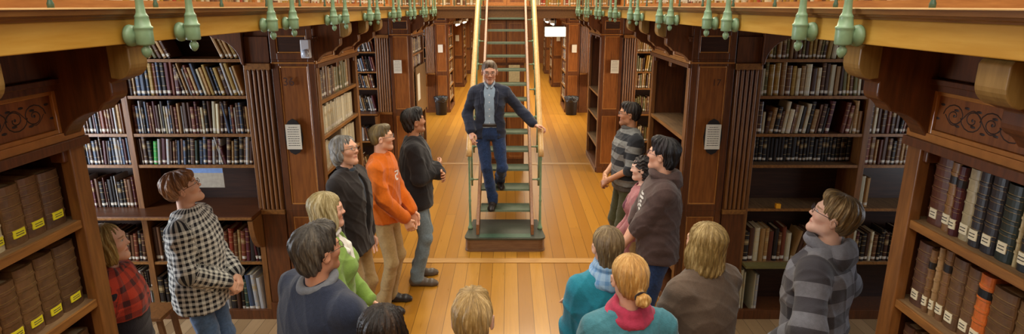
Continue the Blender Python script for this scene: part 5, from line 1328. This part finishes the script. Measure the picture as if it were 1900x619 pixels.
near_row(-1, 1.98, [(.10, .20, '#5f4228', 'stout dark brown'), (.085, .205, '#6b4a2c', 'mottled brown'), (.088, .20, '#70502f', 'faded brown'), (.07, .195, '#cdbf97', 'cream vellum'), (.115, .20, '#6a4426', 'heavy reddish brown'), (.10, .2, '#5f4228', 'dark brown'), (.09, .2, '#6b4a2c', 'brown')], YLAB, 'upper shelf of the left case', 0)
near_row(-1, 1.66, [(.105, .25, '#5f452c', 'tall dark brown'), (.085, .245, '#6b4d30', 'tall scuffed brown'), (.085, .24, '#725232', 'worn brown'), (.08, .22, '#69492c', 'mid brown'), (.09, .225, '#74502e', 'ribbed light brown'), (.09, .22, '#604226', 'dark brown')], YLAB, 'lower shelf of the left case', 1)
near_row(-1, 1.325, [(.10, .22, '#5f452c', 'dark brown'), (.09, .23, '#6b4d30', 'scuffed brown'), (.095, .22, '#725232', 'worn brown'), (.09, .22, '#69492c', 'mid brown'), (.09, .22, '#6a4c2e', 'brown')], YLAB, 'lowest visible shelf of the left case', 2)
near_row(1, 1.98, [(.085, .25, '#5e3422', 'thick chestnut brown'), (.045, .245, '#8a6238', 'tan', '#1e1a1c'), (.036, .242, '#4c1c20', 'slim dark red', '#1e1618'), (.055, .245, '#a89a76', 'cream grey'), (.050, .25, '#2c2a2e', 'charcoal'), (.060, .255, '#2a282c', 'broad charcoal'), (.066, .242, '#26302a', 'blackish green'), (.020, .225, '#b4a276', 'narrow unlabelled cream'), (.046, .25, '#20262a', 'ink blue black'), (.018, .225, '#a8966c', 'narrow unlabelled buff'), (.052, .25, '#4a2a20', 'maroon brown'), (.052, .20, '#76543a', 'short brown'), (.05, .24, '#5e3422', 'dark brown')], CLAB, 'upper shelf of the right case', 0)
near_row(1, 1.66, [(.075, .245, '#5e4030', 'ribbed grey brown'), (.030, .24, '#7c5a3a', 'slim tan', '#221c1a'), (.026, .26, '#a08058', 'slim buff'), (.040, .262, '#7a5636', 'light brown', '#221c1a'), (.070, .255, '#67492f', 'scuffed brown'), (.062, .25, '#6e4e32', 'worn brown'), (.056, .255, '#c8682c', 'orange', '#16181c'), (.095, .24, '#63462c', 'very thick brown'), (.075, .235, '#6c5032', 'olive brown'), (.08, .225, '#5d432b', 'dark ribbed brown'), (.07, .23, '#67492f', 'brown')], CLAB, 'middle shelf of the right case', 1)
near_row(1, 1.325, [(.06, .24, '#5e4030', 'grey brown'), (.05, .24, '#67492f', 'scuffed brown'), (.035, .22, '#c0b49a', 'cream'), (.08, .24, '#5d432b', 'dark brown'), (.08, .24, '#6c5032', 'olive brown'), (.07, .235, '#67492f', 'brown')], CLAB, 'lowest visible shelf of the right case', 2)
# ------------------------------------------------------------------ light
w = bpy.data.worlds.new('skylight_sky'); SC.world = w; w.use_nodes = True
bg = w.node_tree.nodes['Background']; bg.inputs[0].default_value = (1, .93, .80, 1); bg.inputs[1].default_value = .9
def area(name, loc, rot, sx, sy, power, colr):
    l = bpy.data.lights.new(name, 'AREA'); l.shape = 'RECTANGLE'; l.size = sx; l.size_y = sy; l.energy = power; l.color = colr
    o = bpy.data.objects.new(name, l); COL.objects.link(o); o.location = loc; o.rotation_euler = rot; return o
warm = (1, .84, .62); day = (.82, .9, 1)
area('skylight_area', (0, 3, 6.0), (0, 0, 0), 2.4, 9, 270, (1, .92, .78))
area('skylight_area', (0, 16, 6.0), (0, 0, 0), 2.4, 14, 1300, (1, .85, .6))
area('back_fill_area', (0, -2.6, 4.6), (math.radians(62), 0, 0), 5, 2.4, 120, (1, .92, .8))  # added fill light behind the camera; no window is built there
for y, p in ((3.7, 95), (8.7, 110), (14.3, 160)):
    area('window_area', (-4.8, y, 1.7), (0, math.radians(-90), 0), 1.4, 1.2, p, day)  # nearest follows the inferred left window; deeper ones added to lift the alcoves
for y, p in ((3.7, 14), (8.7, 120), (14.3, 170)):
    area('window_area', (4.8, y, 1.7), (0, math.radians(90), 0), 1.4, 1.2, p, warm if y > 5 else day)  # fill lamps added to brighten the right-hand alcoves
vs = SC.view_settings; vs.view_transform = 'Standard'; vs.look = 'None'; vs.gamma = 1; vs.use_curve_mapping = False; vs.exposure = 0.2
SC.cycles.max_bounces = 8; SC.cycles.diffuse_bounces = 5
SC.cycles.use_denoising = True
